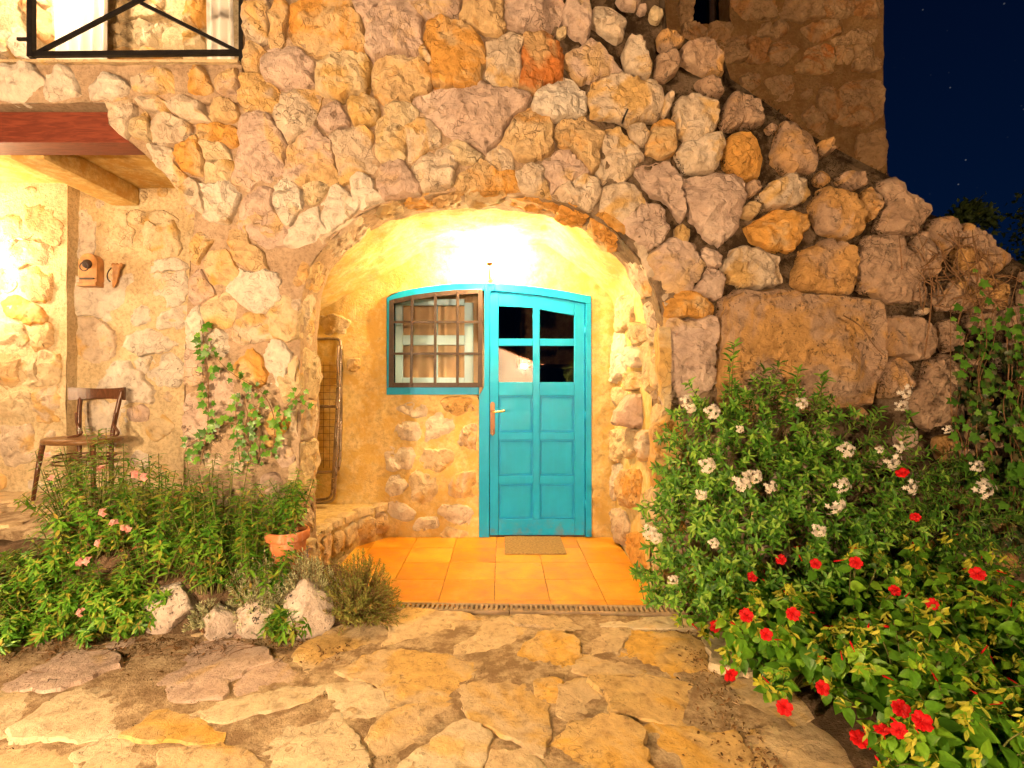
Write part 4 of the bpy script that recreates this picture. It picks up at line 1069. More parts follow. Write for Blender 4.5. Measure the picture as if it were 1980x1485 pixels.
# balcony back wall
BWY = 4.2
bw_out = [(-6, 3.1), (-1.0, 3.12), (-1.0, 5.6), (-6, 5.6)]; bwr = Region(bw_out)
v, f = sheet(bwr, 0.05, lambda a, b, d: Vector((a, BWY + d, b)), lambda a, b: 0.04 * fbm(Vector((a * 3, b * 3, 11)), 4)); balc_wall = obj("balcony_wall", v, f, M['mortar_y'], house)
for k, pl in crop(0, 0, 3.96, """
y 830 170 850 90 1000 40 1250 80 1240 150 1000 180
y 850 260 1000 200 1240 190 1400 210 1390 380 880 390
o 1420 60 1560 0 1640 60 1600 220 1420 200
y 1410 240 1560 230 1570 400 1420 400
r 140 30 280 20 400 120 430 270 380 350 300 300 260 180
s 0 250 90 260 120 430 20 470
s 150 200 250 330 340 480 160 480 110 380
s 300 -30 400 -60 420 60 330 70
y 860 -60 1040 -120 1230 -40 1240 60 1000 20
o 800 400 1200 405 1380 420 1380 470 810 470
"""):
    p2 = [txz(a, b, BWY) for a, b in pl]; bwr.block(p2); stone([Vector((a, BWY, b)) for a, b in p2], (0, -1, 0), balc_wall, M[KIND[k]], 0.06, 0.02)
for pl in bwr.fill([0.2, 0.14, 0.1, 0.07], 120):
    if sum(p[1] for p in pl) / len(pl) > 3.7: stone([Vector((a, BWY, b)) for a, b in pl], (0, -1, 0), balc_wall, M[random.choice(['yellow', 'stone', 'ochre'])], 0.035, 0.014)
c2 = drape(onY(100, 0, 4.0).x, onY(204, 0, 4.0).x, 3.14, 5.2, 4.02, 5, 0.03, "curtain", M['curtain'], None, 20); tag(c2, "brightly lit white curtain panel on the balcony, the wide one", "curtain")
c3 = drape(onY(398, 0, 4.0).x, onY(446, 0, 4.0).x, 3.14, 5.2, 4.02, 3, 0.03, "curtain", M['curtain'], None, 20, taper=-0.25); tag(c3, "narrow gathered white curtain on the balcony next to the wall corner", "curtain")
# railing
rail = empty("balcony_railing", (0, 0, 0)); rail.parent = house
RY = 3.14
def rp(px, py): return onY(px, py, RY)
def flat_bar(a, b, w=0.014, d=0.010, name="bar"):
    a, b = Vector(a), Vector(b); t = (b - a).normalized(); s = t.cross(Vector((0, 1, 0))).normalized() * w; q = Vector((0, d, 0)); v = []
    for p in (a, b): v += [p + s + q, p - s + q, p - s - q, p + s - q]
    return obj(name, v, [(0, 1, 2, 3), (7, 6, 5, 4), (0, 4, 5, 1), (1, 5, 6, 2), (2, 6, 7, 3), (3, 7, 4, 0)], M['black_iron'], rail, smooth=False)
flat_bar(rp(61, 112), rp(61, -330), 0.016, 0.016, "post"); flat_bar(rp(467, 124), rp(467, -330), 0.010, 0.016, "post")
flat_bar(rp(66, 106), rp(463, 102), 0.014, 0.012, "bottom_rail"); flat_bar(rp(66, -320), rp(463, -320), 0.014, 0.012, "top_rail")
flat_bar(rp(66, 106), rp(463, -100), 0.011, 0.008); flat_bar(rp(66, -100) + Vector((0, .018, 0)), rp(463, 99) + Vector((0, .018, 0)), 0.010, 0.008)
flat_bar(rp(66, -106), rp(463, -106), 0.012, 0.010); flat_bar(rp(34, 76), rp(57, 76), 0.008, 0.008, "anchor")

# ------------------------------------------------------------------ tower behind
TWY = 5.6
def wxz(px, py): v = onY(px, py, TWY); return (v.x, v.z)
tow_out = [(0.2, 1.5), wxz(1712, 500) and (wxz(1712, 500)[0], 1.5), wxz(1716, 330), wxz(1708, 200), wxz(1708, 60), wxz(1704, -300), (0.2, wxz(0, -300)[1])]
win = [wxz(1340, -90), wxz(1340, 49), wxz(1411, 49), wxz(1411, -90)]
tor = Region(tow_out, [win])
v, f = sheet(tor, 0.06, lambda a, b, d: Vector((a, TWY + d, b)), lambda a, b: 0.03 * fbm(Vector((a * 4, b * 4, 15)), 4))
rim(v, f, tow_out, lambda a, b, d: Vector((a, TWY + d, b)), 2.5, 12, amp=0.03); rim(v, f, win, lambda a, b, d: Vector((a, TWY + d, b)), 0.3, 4, amp=0.02)
tower = obj("tower_wall", v, f, M['mortar_t'], house)
to_list = crop(1320, 0, Z297, """
20 160 60 145 120 170 110 230 30 225
150 150 260 150 275 195 160 205
240 260 340 240 360 320 250 345
500 290 560 255 630 300 560 350 505 330
r 670 400 690 310 800 280 850 330 830 400
880 320 900 280 960 280 970 340 900 350
790 600 800 530 850 530 890 600 870 660 810 650
890 590 950 500 1080 480 1150 530 1150 640 1050 700 890 700
700 680 740 640 800 680 790 750
1020 900 1030 800 1130 770 1150 900 1100 960
430 200 450 160 540 180 530 220
1000 70 1010 20 1110 10 1120 90
545 150 565 130 590 170 555 190
820 80 830 0 960 0 980 70
990 390 990 260 1100 300 1110 380
290 -20 520 -20 510 90 320 100
560 -10 780 -10 790 90 600 100
0 -20 60 -20 60 130 0 130
700 170 860 140 870 200 720 220
880 230 1100 180 1110 250 900 260
380 240 470 230 480 340 390 340
""")
for (k, _), p2 in zip(to_list, tor.grow([[wxz(*q) for q in pl] for k, pl in to_list], 0.42, 0.012, 0.06)):
    stone([Vector((a, TWY, b)) for a, b in p2], (0, -1, 0), tower, M['rust' if k == 'r' else 'tower'], 0.05, 0.022, grow=1.0)
for pl in tor.fill([0.19, 0.15, 0.12, 0.09, 0.07, 0.05], 320):
    x_, z_ = sum(p[0] for p in pl) / len(pl), sum(p[1] for p in pl) / len(pl)
    if x_ > 1.3 and z_ < 5.6: stone([Vector((a, TWY, b)) for a, b in pl], (0, -1, 0), tower, M['tower'], random.uniform(0.02, 0.045), 0.018, grow=1.14)
tw = empty("tower_window"); tw.parent = house
bm = bmesh.new(); bm_box(bm, (win[0][0] - .05, TWY + .28, win[1][1] - .05), (win[2][0] + .05, TWY + .33, win[0][1] + .05)); bm_obj("pane", bm, M['glass_dark'], tw)
bm = bmesh.new(); bm_box(bm, (win[0][0] - .1, TWY + .6, win[1][1] - .1), (win[2][0] + .1, TWY + .65, win[0][1] + .1)); bm_obj("shade", bm, M['dark'], tw)
bm = bmesh.new(); bm_box(bm, (wxz(1390, 0)[0], TWY + .22, win[1][1]), (wxz(1398, 0)[0], TWY + .27, win[0][1])); bm_obj("mullion", bm, M['iron'], tw)

# ------------------------------------------------------------------ bentwood chair
ch = empty("bentwood_chair", (0, 0, 0)); tag(ch, "dark bentwood chair with round seat on the terrace against the stone wall", "chair")
SY = 3.85; sc_ = onY(160, 850, SY); scx, scz = sc_.x, sc_.z
ch.location = (scx, SY, TZ)
SZ = scz - TZ
def chp(px, py, Y): p = onY(px, py, Y); return Vector((p.x - scx, Y - SY, p.z - TZ))
v, f = lathe([(0.001, SZ + .012), (0.16, SZ + .010), (0.20, SZ + .018), (0.225, SZ + .014), (0.232, SZ - .002), (0.225, SZ - .022), (0.19, SZ - .022), (0.001, SZ - .012)], 36)
obj("seat", [(a * 1.12, b * 0.92, c) for a, b, c in v], f, M['seat'], ch)
bl, br = chp(153, 765, SY + .19), chp(232, 760, SY + .17)
bx0, bx1 = chp(157, 830, SY + .19).x, chp(219, 830, SY + .17).x
tube("back_post", smooth_path([(bx0 + .01, .17, 0), (bx0, .17, SZ), (bl.x, .19, bl.z - .1), (bl.x, .21, bl.z + .02)], 2), 0.017, M['chair'], ch, 10)
tube("back_post", smooth_path([(bx1 + .0, .15, 0), (bx1, .15, SZ), (br.x - .02, .17, br.z - .12), (br.x, .19, br.z + .02)], 2), 0.017, M['chair'], ch, 10)
tube("leg", [(-.215, -.09, SZ - .02), (-.235, -.11, SZ * .5), (-.25, -.13, 0)], [0.018, 0.016, 0.013], M['chair'], ch, 10)
tube("leg", [(.17, -.12, SZ - .02), (.185, -.14, SZ * .5), (.20, -.16, 0)], [0.018, 0.016, 0.013], M['chair'], ch, 10)
vs_, fs = [], []; m = 16
for i in range(m + 1):
    s = i / m; x = bl.x - 0.06 + (br.x - bl.x + 0.075) * s; y = .20 + 0.055 * math.sin(math.pi * s) - .03 * (1 - s)
    hgt_ = 0.055 - 0.012 * math.sin(math.pi * s); zc = (bl.z + br.z) / 2 - 0.01
    for (dy, dzz) in ((-.011, -hgt_), (.011, -hgt_), (.013, hgt_ * .8), (-.013, hgt_ * .8)): vs_.append((x, y + dy, zc + dzz + .02))
for i in range(m):
    for k in range(4): a = i * 4 + k; b = i * 4 + (k + 1) % 4; fs.append((a, b, b + 4, a + 4))
fs += [(3, 2, 1, 0), (m * 4, m * 4 + 1, m * 4 + 2, m * 4 + 3)]
obj("back_rail", vs_, fs, M['chair'], ch, smooth=False)
tube("brace", smooth_path([(-.13, .02, SZ + .01), (-.07, .10, SZ + .03), (bx0 - .015, .16, SZ + .10), (bx0 - .022, .17, SZ + .19)], 2), 0.010, M['chair'], ch, 8)
tube("brace", smooth_path([(.19, .02, SZ + .01), (.21, .09, SZ + .03), (bx1 + .02, .14, SZ + .10), (bx1 + .03, .15, SZ + .19)], 2), 0.010, M['chair'], ch, 8)
for zz, rr in ((SZ - .12, .19), (SZ - .17, .2)):
    tube("stretcher_ring", [(rr * 1.05 * math.cos(6.283 * k / 28), rr * .85 * math.sin(6.283 * k / 28) + .02, zz) for k in range(29)], 0.008, M['chair'], ch, 6)

# ------------------------------------------------------------------ wall ornaments
o1 = empty("wall_ornament", onY(180, 555, TY - .03)); tag(o1, "small wooden wall piece with round dark dial on the terrace wall", "ornament")
k_ = TY / FX
bm = bmesh.new(); w2 = 17.5 * k_; h2 = 62 * k_
bm_prism(bm, [(-w2, 0), (w2, 0), (w2, h2 - w2)] + [(w2 * math.cos(a), h2 - w2 + w2 * math.sin(a)) for a in [math.pi * q / 10 for q in range(1, 10)]] + [(-w2, h2 - w2)], -0.055, 0.02, 0.006); bm_obj("board", bm, M['wall_wood'], o1)
bm = bmesh.new(); bm_box(bm, (-w2 - .004, -0.075, -0.005), (w2 + .004, 0.02, 0.028), 0.006); bm_obj("foot", bm, M['wall_wood'], o1)
bm = bmesh.new(); bm_box(bm, (-w2 * .8, -0.066, 0.05), (w2 * .75, -0.055, 0.062), 0.003); bm_obj("catch", bm, M['iron'], o1)
v, f = lathe([(0.001, 0.03), (0.02, 0.028), (0.032, 0.02), (0.036, 0.008), (0.036, 0.0)], 20); obj("dial", [(a, -0.055 - c, b + h2 * .66) for a, b, c in v], f, M['iron'], o1)
tube("ring", [(0.034 * math.cos(6.283 * q / 20), -0.09, h2 * .56 + 0.034 * math.sin(6.283 * q / 20)) for q in range(21)], 0.004, M['iron'], o1, 6)
o2 = empty("carved_bracket", onY(228, 558, TY - .03)); tag(o2, "small carved wooden bracket hanging beside the dialled wall piece", "ornament")
v, f = lathe([(0.001, 0.0), (0.012, 0.015), (0.022, 0.055), (0.026, 0.06), (0.020, 0.07), (0.030, 0.10), (0.026, 0.14), (0.034, 0.155), (0.040, 0.175), (0.030, 0.19), (0.001, 0.195)], 14)
obj("body", [(a + c * .16 - .02, b * .6 - .02, c) for a, b, c in v], f, M['wall_wood'], o2)
for dx_ in (-.028, .0, .034): 
    v, f = lathe([(0.001, 0), (0.012, .004), (0.015, .014), (0.010, .026), (0.001, .03)], 10); obj("knob", [(a + dx_ + .01, b - .025, c + .17) for a, b, c in v], f, M['wall_wood'], o2)
tube("hook", smooth_path([(-.03, -.03, .16), (-.045, -.05, .12), (-.05, -.05, .07), (-.03, -.04, .045)], 2), 0.005, M['iron'], o2, 6)
nail = tube("iron_nail", [onY(1203, 238, 3.09), onY(1206, 228, 3.02), onY(1214, 211, 2.97)], 0.006, M['black_iron'], None, 6); tag(nail, "bent iron nail sticking out of the wall right above the arch", "nail")

# ------------------------------------------------------------------ folded camp bed in the niche
bed = empty("folding_bed", (-1.6, 4.4, LZ)); tag(bed, "folded steel camp bed frame with wire mesh standing in the niche", "bed frame")
def bp(px, py, Y): p = onY(px, py, Y); return Vector((p.x + 1.6, Y - 4.4, p.z - LZ))
LX = -0.09
tube("frame_tube", smooth_path([(LX, -.02, bp(655, 655, 4.38).z), bp(645, 655, 4.38), bp(657, 656, 4.38), bp(659, 664, 4.38), bp(660, 780, 4.36), bp(658, 890, 4.34), bp(654, 910, 4.34), bp(645, 913, 4.34), (LX, -.06, bp(655, 913, 4.34).z)], 2), 0.012, M['steel'], bed, 10)
tube("leg_tube", smooth_path([bp(654, 668, 4.34), bp(652, 780, 4.32), bp(643, 940, 4.28), bp(641, 960, 4.28), bp(630, 966, 4.28), (LX, -.12, bp(630, 966, 4.28).z)], 2), 0.011, M['steel'], bed, 10)
tube("leg_tube", smooth_path([bp(660, 668, 4.30), bp(656, 790, 4.28), bp(648, 945, 4.25), bp(646, 966, 4.25), bp(634, 972, 4.25), (LX, -.15, bp(634, 972, 4.25).z)], 2), 0.011, M['steel'], bed, 10)
tube("cross_tube", [bp(652, 786, 4.33), (LX, -.07, bp(652, 786, 4.33).z)], 0.013, M['steel'], bed, 10)
vs_, fs = [], []
for q in range(15):
    py = 706 + q * 13.2; tube_data([bp(656, py, 4.36), (LX, -.04, bp(656, py, 4.36).z)], 0.0022, 5, False, vs_, fs)
for q in range(6):
    x = LX + (bp(650, 800, 4.36).x - LX) * q / 6; tube_data([(x, -.04, bp(600, 700, 4.36).z), (x, -.05, bp(600, 905, 4.36).z)], 0.0022, 5, False, vs_, fs)
obj("wire_mesh", vs_, fs, M['wire'], bed)

# ------------------------------------------------------------------ garden bed, rocks, pot
def bed_z(x, y):
    top = 0.40 if x < -1.95 else 0.40 - 0.18 * min(1, (x + 1.95) / 0.7)
    t = max(0, min(1, (y - 2.66) / 0.22)); t = t * t * (3 - 2 * t); ex = max(0, min(1, (-0.72 - x) / 0.25))
    return -0.03 + (0.03 + top) * t * ex + 0.02 * fbm(Vector((x * 7, y * 7, 3)), 4) * ex
vs_, fs = [], []; nx, ny = 110, 22
for j in range(ny + 1):
    for i in range(nx + 1):
        x = -4.0 + 3.35 * i / nx; y = 2.55 + 0.56 * j / ny; vs_.append((x, y, bed_z(x, y)))
for j in range(ny):
    for i in range(nx): a = j * (nx + 1) + i; fs.append((a, a + 1, a + nx + 2, a + nx + 1))
soil = obj("flower_bed", vs_, fs, M['soil'], None, "structure")
vs_, fs = [], []; nx, ny = 50, 34
for j in range(ny + 1):
    for i in range(nx + 1):
        x = 0.98 + 2.6 * i / nx; y = 1.5 + 1.62 * j / ny
        e = min(1, max(0, (x - 1.1 - 0.1 * fbm(Vector((y * 3, 0, 0)), 2)) / 0.25)); vs_.append((x, y, -0.03 + 0.09 * e + 0.02 * fbm(Vector((x * 7, y * 7, 3)), 4) * e))
for j in range(ny):
    for i in range(nx): a = j * (nx + 1) + i; fs.append((a, a + 1, a + nx + 2, a + nx + 1))
obj("flower_bed", vs_, fs, M['soil'], None, "structure")
def rock(px, py, w, h, label, seed, depth=0.8, mat='rock', zb=0.0):
    b = onZ(px, py, zb); k = b.y / FX; rx, rz = w * k / 2, h * k / 2
    bm = bmesh.new(); bmesh.ops.create_icosphere(bm, subdivisions=4, radius=1.0); sd = Vector((seed * 7.3, seed * 3.1, 1.7)); rnd = random.Random(seed)
    cuts = [(Vector((rnd.uniform(-1, 1), rnd.uniform(-1, .2), rnd.uniform(-.3, 1))).normalized(), rnd.uniform(.5, .8)) for _ in range(11)]
    for v in bm.verts:
        p = v.co.copy()
        for nrm, d in cuts:
            e = p.dot(nrm) - d
            if e > 0: p -= nrm * e * 0.96
        p *= 1.15 + 0.10 * fbm(p * 1.3 + sd, 3) + 0.05 * fbm(p * 5 + sd, 4)
        v.co = Vector((p.x * rx * 1.1, p.y * rx * depth, p.z * rz * 1.15 + rz * 0.92))
    o = bm_obj("rock", bm, M[mat], None, None, True); o.location = (b.x, b.y + rx * depth * (.8 if px > 450 else .05), zb); tag(o, label, "rock", "rocks edging the flower bed"); return o
rock(582, 1240, 88, 100, "pointed pale rock speckled with black lichen, edging the bed", 3)
rock(492, 1236, 88, 72, "rounded pale rock between the pointed lichened rock and the trailing lavender", 5)
rock(636, 1212, 68, 84, "pale rock half under the round olive shrub", 8)
rock(318, 1216, 130, 84, "long flat topped rock edging the bed under the snapdragons", 11, 0.6)
rock(420, 1232, 66, 66, "small low rock beside the trailing lavender", 14)
rock(195, 1200, 110, 60, "low flat rock mostly hidden by creeping plants", 17, 0.5)
rock(2, 1190, 50, 60, "small rock among the creeping plants at the bed's far end", 21)
pot = empty("flower_pot", (onY(556, 1050, 2.84).x, 2.84, 0.27)); tag(pot, "terracotta flower pot with ridged body on the flower bed", "flower pot")
pot.scale = (0.86, 0.86, 0.86)
v, f = lathe([(0.001, 0), (0.088, 0), (0.092, 0.004), (0.112, 0.19), (0.114, 0.20)], 40)
vs_ = []
for i, (a, b, c) in enumerate(v):
    k = 1 + (0.012 if (i % 2) else -0.008) * (0.02 < c < .17); vs_.append((a * k, b * k, c))
obj("body", vs_, f, M['terracotta'], pot)
v, f = lathe([(0.112, 0.198), (0.130, 0.205), (0.134, 0.215), (0.134, 0.255), (0.130, 0.264), (0.118, 0.264), (0.114, 0.24), (0.108, 0.18)], 40); obj("rim", v, f, M['terracotta'], pot)
v, f = lathe([(0.001, 0.232), (0.115, 0.228)], 24); obj("potting_soil", v, f, M['soil'], pot)

# ------------------------------------------------------------------ plants
def leaf_t(L, W, fold=0.25, droop=0.15, heart=False):
    if heart: pr = [(0.0, 0.0), (0.06, 0.55), (0.2, 0.95), (0.42, 1.0), (0.68, 0.66), (0.88, 0.25), (1.0, 0.0)]
    else: pr = [(0.0, 0.05), (0.25, 0.8), (0.5, 1.0), (0.78, 0.55), (1.0, 0.0)]
    v, f = [], []
    for t, w in pr: 
        z = -droop * L * t * t
        v += [(-w * W / 2, t * L - (0.06 * L if heart and 0 < t < .1 else 0), z + fold * w * W / 2), (0, t * L, z), (w * W / 2, t * L - (0.06 * L if heart and 0 < t < .1 else 0), z + fold * w * W / 2)]
    for i in range(len(pr) - 1): a = i * 3; f += [(a, a + 1, a + 4, a + 3), (a + 1, a + 2, a + 5, a + 4)]
    return np.array(v), f
def ivy_t(L):
    o = [(0, 0.0), (.20, -.10), (.50, .02), (.36, .22), (.56, .50), (.24, .52), (0, 1.0), (-.24, .52), (-.56, .50), (-.36, .22), (-.50, .02), (-.20, -.10)]
    v = [(0, .3 * L, .03 * L)] + [(x * L, y * L, -.08 * L * (abs(x) + y * y * .6)) for x, y in o]; f = [(0, i, i % 12 + 1) for i in range(1, 13)]
    return np.array(v), f
def frame(d, up):
    d = Vector(d).normalized(); x = d.cross(Vector(up)); x = x.normalized() if x.length > 1e-4 else d.orthogonal().normalized(); return np.array((x, d, x.cross(d))).T
class Batch:
    """Many small leaves joined into one mesh."""
    def __init__(s): s.V = []; s.F = []; s.n = 0
    def add(s, tv, tf, pos, d, up, sc=1.0):
        s.V.append(tv @ frame(d, up).T * sc + np.array(pos)); s.F += [tuple(i + s.n for i in q) for q in tf]; s.n += len(tv)
    def build(s, name, mat, parent, kind=None):
        if not s.V: return None
        return link(name, pydata(name, np.concatenate(s.V).tolist(), s.F), mat, parent, kind)
def rv(a=1.0): return Vector((random.gauss(0, a), random.gauss(0, a), random.gauss(0, a)))
def mat4(pos, d, up, sc): Fm = frame(d, up) * sc; return Matrix(((*Fm[0], pos[0]), (*Fm[1], pos[1]), (*Fm[2], pos[2]), (0, 0, 0, 1)))
def inst(name, me, parent, pos, d, up, sc=1.0):
    o = bpy.data.objects.new(name, me); COL.objects.link(o); o.parent = parent; o.matrix_local = mat4(pos, d, up, sc); return o
def mesh_of(name, tv, tf, mat): me = pydata(name, tv.tolist() if hasattr(tv, 'tolist') else tv, tf); me.materials.append(mat); return me
CAMV = Vector((0, 0, H))

# petals
def flower_mesh(name, petals, L, W, cup, mat, tubeL=0.0, tubeR=0.003):
    B = Batch(); tv, tf = leaf_t(L, W, 0.1, 0.25)
    for k in range(petals):
        a = 6.283 * k / petals; d = Vector((math.cos(a), math.sin(a), cup)); B.add(tv, tf, (d.x * .002, d.y * .002, tubeL), d, (0, 0, 1))
    V = np.concatenate(B.V).tolist(); F = B.F
    if tubeL: 
        base = len(V); tube_data([(0, 0, 0), (0, 0, tubeL * .6), (0, 0, tubeL)], [tubeR * .7, tubeR, tubeR * 1.8], 6, False, V, F)
    return mesh_of(name, V, F, mat)
def trumpet():
    V, F = [], []; n = 40; rr = ((.002, .030), (.007, .034), (.014, .037), (.021, .038), (.0265, .0365))
    for r_, z in rr:
        for k in range(n):
            a = 6.283 * k / n; lobe = abs(math.cos(2.5 * a)); notch = math.exp(-((math.sin(2.5 * a + 0.0)) / .22) ** 2) * .10; q = r_ / .0265
            rad = r_ * (1 - q * q * (.22 * (1 - lobe) ** 1.5 + notch)); V.append((rad * math.cos(a), rad * math.sin(a), z + .0022 * q * math.sin(5 * a + 1.0) + .0012 * q * math.sin(13 * a)))
    for i in range(len(rr) - 1):
        for k in range(n): a = i * n + k; b = i * n + (k + 1) % n; F.append((a, b, b + n, a + n))
    tube_data([(0, 0, 0), (0, 0, .02), (0, 0, .031)], [.0017, .0022, .0032], 8, False, V, F)
    for q in range(5): tube_data([(0, 0, .03), (.004 * math.cos(q * 1.26), .004 * math.sin(q * 1.26), .046)], .0005, 4, False, V, F)
    return mesh_of("red_flower", [tuple(p) for p in V], F, M['red'])
ME_RED = trumpet()
V, F = [], []
tube_data([(0, 0, 0), (0, 0, .02), (0, 0, .04), (0, 0, .05)], [.002, .003, .0055, .002], 6, False, V, F); ME_REDBUD = mesh_of("closed_red_flower", [tuple(q) for q in V], F, M['red'])
def cluster_mesh(name, n, rad, fl, mat, petals, pl, pw, seed):
    rnd = random.Random(seed); B = Batch(); tv, tf = leaf_t(pl, pw, 0.05, 0.2)
    for _ in range(n):
        c = Vector((rnd.gauss(0, 1), rnd.gauss(0, 1), abs(rnd.gauss(0, .7)))).normalized() * rad * rnd.random() ** .6; nrm = (c + Vector((0, 0, rad * .5))).normalized(); u = nrm.orthogonal().normalized(); w = nrm.cross(u); ph = rnd.uniform(0, 6)
        for k in range(petals):
            a = ph + 6.283 * k / petals; d = u * math.cos(a) + w * math.sin(a) + nrm * .25; B.add(tv, tf, c, d, nrm)
    return mesh_of(name, np.concatenate(B.V), B.F, mat)
ME_WHITE = [cluster_mesh("white_flower_cluster", 24, 0.045, 0, M['white_p'], 5, 0.014, 0.008, q) for q in range(3)]
def bud_mesh(seed):
    rnd = random.Random(seed); B = Batch(); tv, tf = leaf_t(0.020, 0.007, 0.3, 0.1)
    for _ in range(11):
        d = Vector((rnd.gauss(0, 1), rnd.gauss(0, 1), rnd.uniform(.2, 1.6))); B.add(tv, tf, Vector((rnd.gauss(0, .006), rnd.gauss(0, .006), rnd.uniform(0, .015))), d, (rnd.random(), rnd.random(), .3), rnd.uniform(.7, 1.3))
    return mesh_of("bud_cluster", np.concatenate(B.V), B.F, M['bud'])
ME_BUD = [bud_mesh(q) for q in range(3)]
ME_PINK = [cluster_mesh("pink_flower", 3, 0.012, 0, M['pink'], 4, 0.019, 0.016, 40 + q) for q in range(2)]

def stems_mesh(paths, r0, name, mat, parent):
    V, F = [], []
    for p in paths: tube_data(p, [r0 * (1 - .6 * i / (len(p) - 1)) for i in range(len(p))], 5, False, V, F)
    return obj(name, V, F, mat, parent)

# snapdragon clumps
SN_L, SN_F = leaf_t(0.058, 0.0165, 0.25, 0.3)
DRY_L, DRY_F = leaf_t(0.03, 0.012, 0.6, 0.5)
def snapdragon(loc, rad, hgt, nst, label, flowers, seed, lean=(0, 0), lsc=1.0, group="snapdragon clumps in the flower bed"):
    random.seed(seed); root = empty("snapdragon_plant", loc); tag(root, label, "plant", group); B = Batch(); D = Batch(); paths = []
    for _ in range(nst):
        a = random.uniform(0, 6.283); q = math.sqrt(random.random()); b = Vector((rad * .45 * q * math.cos(a), rad * .30 * q * math.sin(a), 0))
        tip = Vector((rad * q * math.cos(a) + lean[0] + random.gauss(0, .06), rad * .55 * q * math.sin(a) + lean[1], hgt * (1.02 - .5 * q * q) * random.uniform(.62, 1.06)))
        mid = b * .55 + tip * .45 + Vector((random.gauss(0, .02), random.gauss(0, .02), .06 * hgt)); P = smooth_path([b, mid, tip], 2); paths.append(P)
        n = len(P); m = 40
        for k in range(m):
            t = .22 + .78 * k / m; i = min(n - 2, int(t * (n - 1))); fr = t * (n - 1) - i; p = P[i].lerp(P[i + 1], fr); ax = (P[i + 1] - P[i]).normalized()
            s = ax.orthogonal().normalized(); s = Matrix.Rotation(k * 2.4 + random.random(), 3, ax) @ s
            d = s + ax * random.uniform(.0, .6) + Vector((0, -.12, -.1)); sc = random.uniform(.6, 1.15) * (1.0 if t < .85 else .75)
            if t < .5 and random.random() < .3: D.add(DRY_L, DRY_F, p, d - Vector((0, 0, .6)), rv(), sc)
            else: B.add(SN_L, SN_F, p, d, ax, sc * lsc)
    stems_mesh(paths, 0.004, "stems", M['stem'], root); B.build("foliage", M['lf_snap'], root, "stuff"); D.build("dry_leaves", M['lf_dry'], root, "stuff")
    for (px, py) in flowers:
        p = onY(px, py, loc[1] - rad * .45) - Vector(loc); inst("flower", random.choice(ME_PINK), root, p, rv() + Vector((0, -1, .5)), Vector((0, -1, .3)), 1.0)
    return root
def bxy(px, y): return (px - CX) * y / FX
def on_bed(px, y): x = bxy(px, y); return (x, y, bed_z(x, y) - .01)
snapdragon(on_bed(185, 2.84), 0.34, 0.66, 64, "snapdragon clump with pink flowers growing in front of the chair", [(100, 925), (92, 880), (195, 905), (240, 1020), (200, 990), (220, 1010)], 101)
snapdragon(on_bed(300, 2.80), 0.30, 0.66, 56, "snapdragon clump in the middle of the bed with few pink flowers", [(258, 917), (278, 922), (250, 1026), (190, 1050)], 102)
snapdragon(on_bed(420, 2.80), 0.30, 0.74, 64, "snapdragon clump without flowers below the climbing ivy", [], 103)
snapdragon(on_bed(500, 2.78), 0.24, 0.66, 54, "leafy snapdragon clump growing beside the terracotta pot", [], 104, (0.0, 0))
snapdragon((pot.location.x, pot.location.y, pot.location.z + .22), 0.15, 0.32, 18, "small snapdragon growing in the terracotta pot", [], 105)
snapdragon(on_bed(110, 2.72), 0.30, 0.34, 40, "low creeping snapdragon shoots with two pink flowers under the big clumps", [(155, 1087), (168, 1085)], 106, (0, 0), 0.78)
snapdragon(on_bed(20, 2.74), 0.34, 0.30, 44, "low creeping shoots without flowers at the far end of the bed", [], 107, (0, 0), 0.78)
snapdragon((bxy(205, 2.66), 2.66, 0.0), 0.26, 0.18, 34, "flat creeping shoots with one pale pink flower, on the rocks' edge", [(157, 1184)], 108, (0, -.03), 0.78)
snapdragon((bxy(30, 2.60), 2.60, 0.0), 0.26, 0.17, 34, "flat green creeping shoots spilling on to the paving", [], 109, (0, -.03), 0.78)
snapdragon((bxy(215, 2.72), 2.72, 0.05), 0.20, 0.24, 30, "drooping shoots hanging over the long flat rock", [], 110, (0, 0), 0.78)
snapdragon(on_bed(105, 2.80), 0.24, 0.26, 34, "loose snapdragon clump at the foot of the chair, no flowers", [], 113, (0, -.04), 0.85)
snapdragon(on_bed(522, 2.76), 0.10, 0.42, 22, "thin snapdragon shoots leaning across the terracotta pot", [], 116, (0, 0), 0.9)
snapdragon(on_bed(235, 2.72), 0.26, 0.34, 44, "mid height snapdragon shoots between the tall clumps and the flat creeping ones", [], 114, (0, -.04), 0.85)
snapdragon((bxy(530, 2.66), 2.66, 0.0), 0.075, 0.15, 13, "small bright green plant growing between two pale rocks", [], 111)
snapdragon((bxy(560, 2.62), 2.62, 0.0), 0.05, 0.17, 8, "tiny green plant against the pointed lichened rock", [], 112)

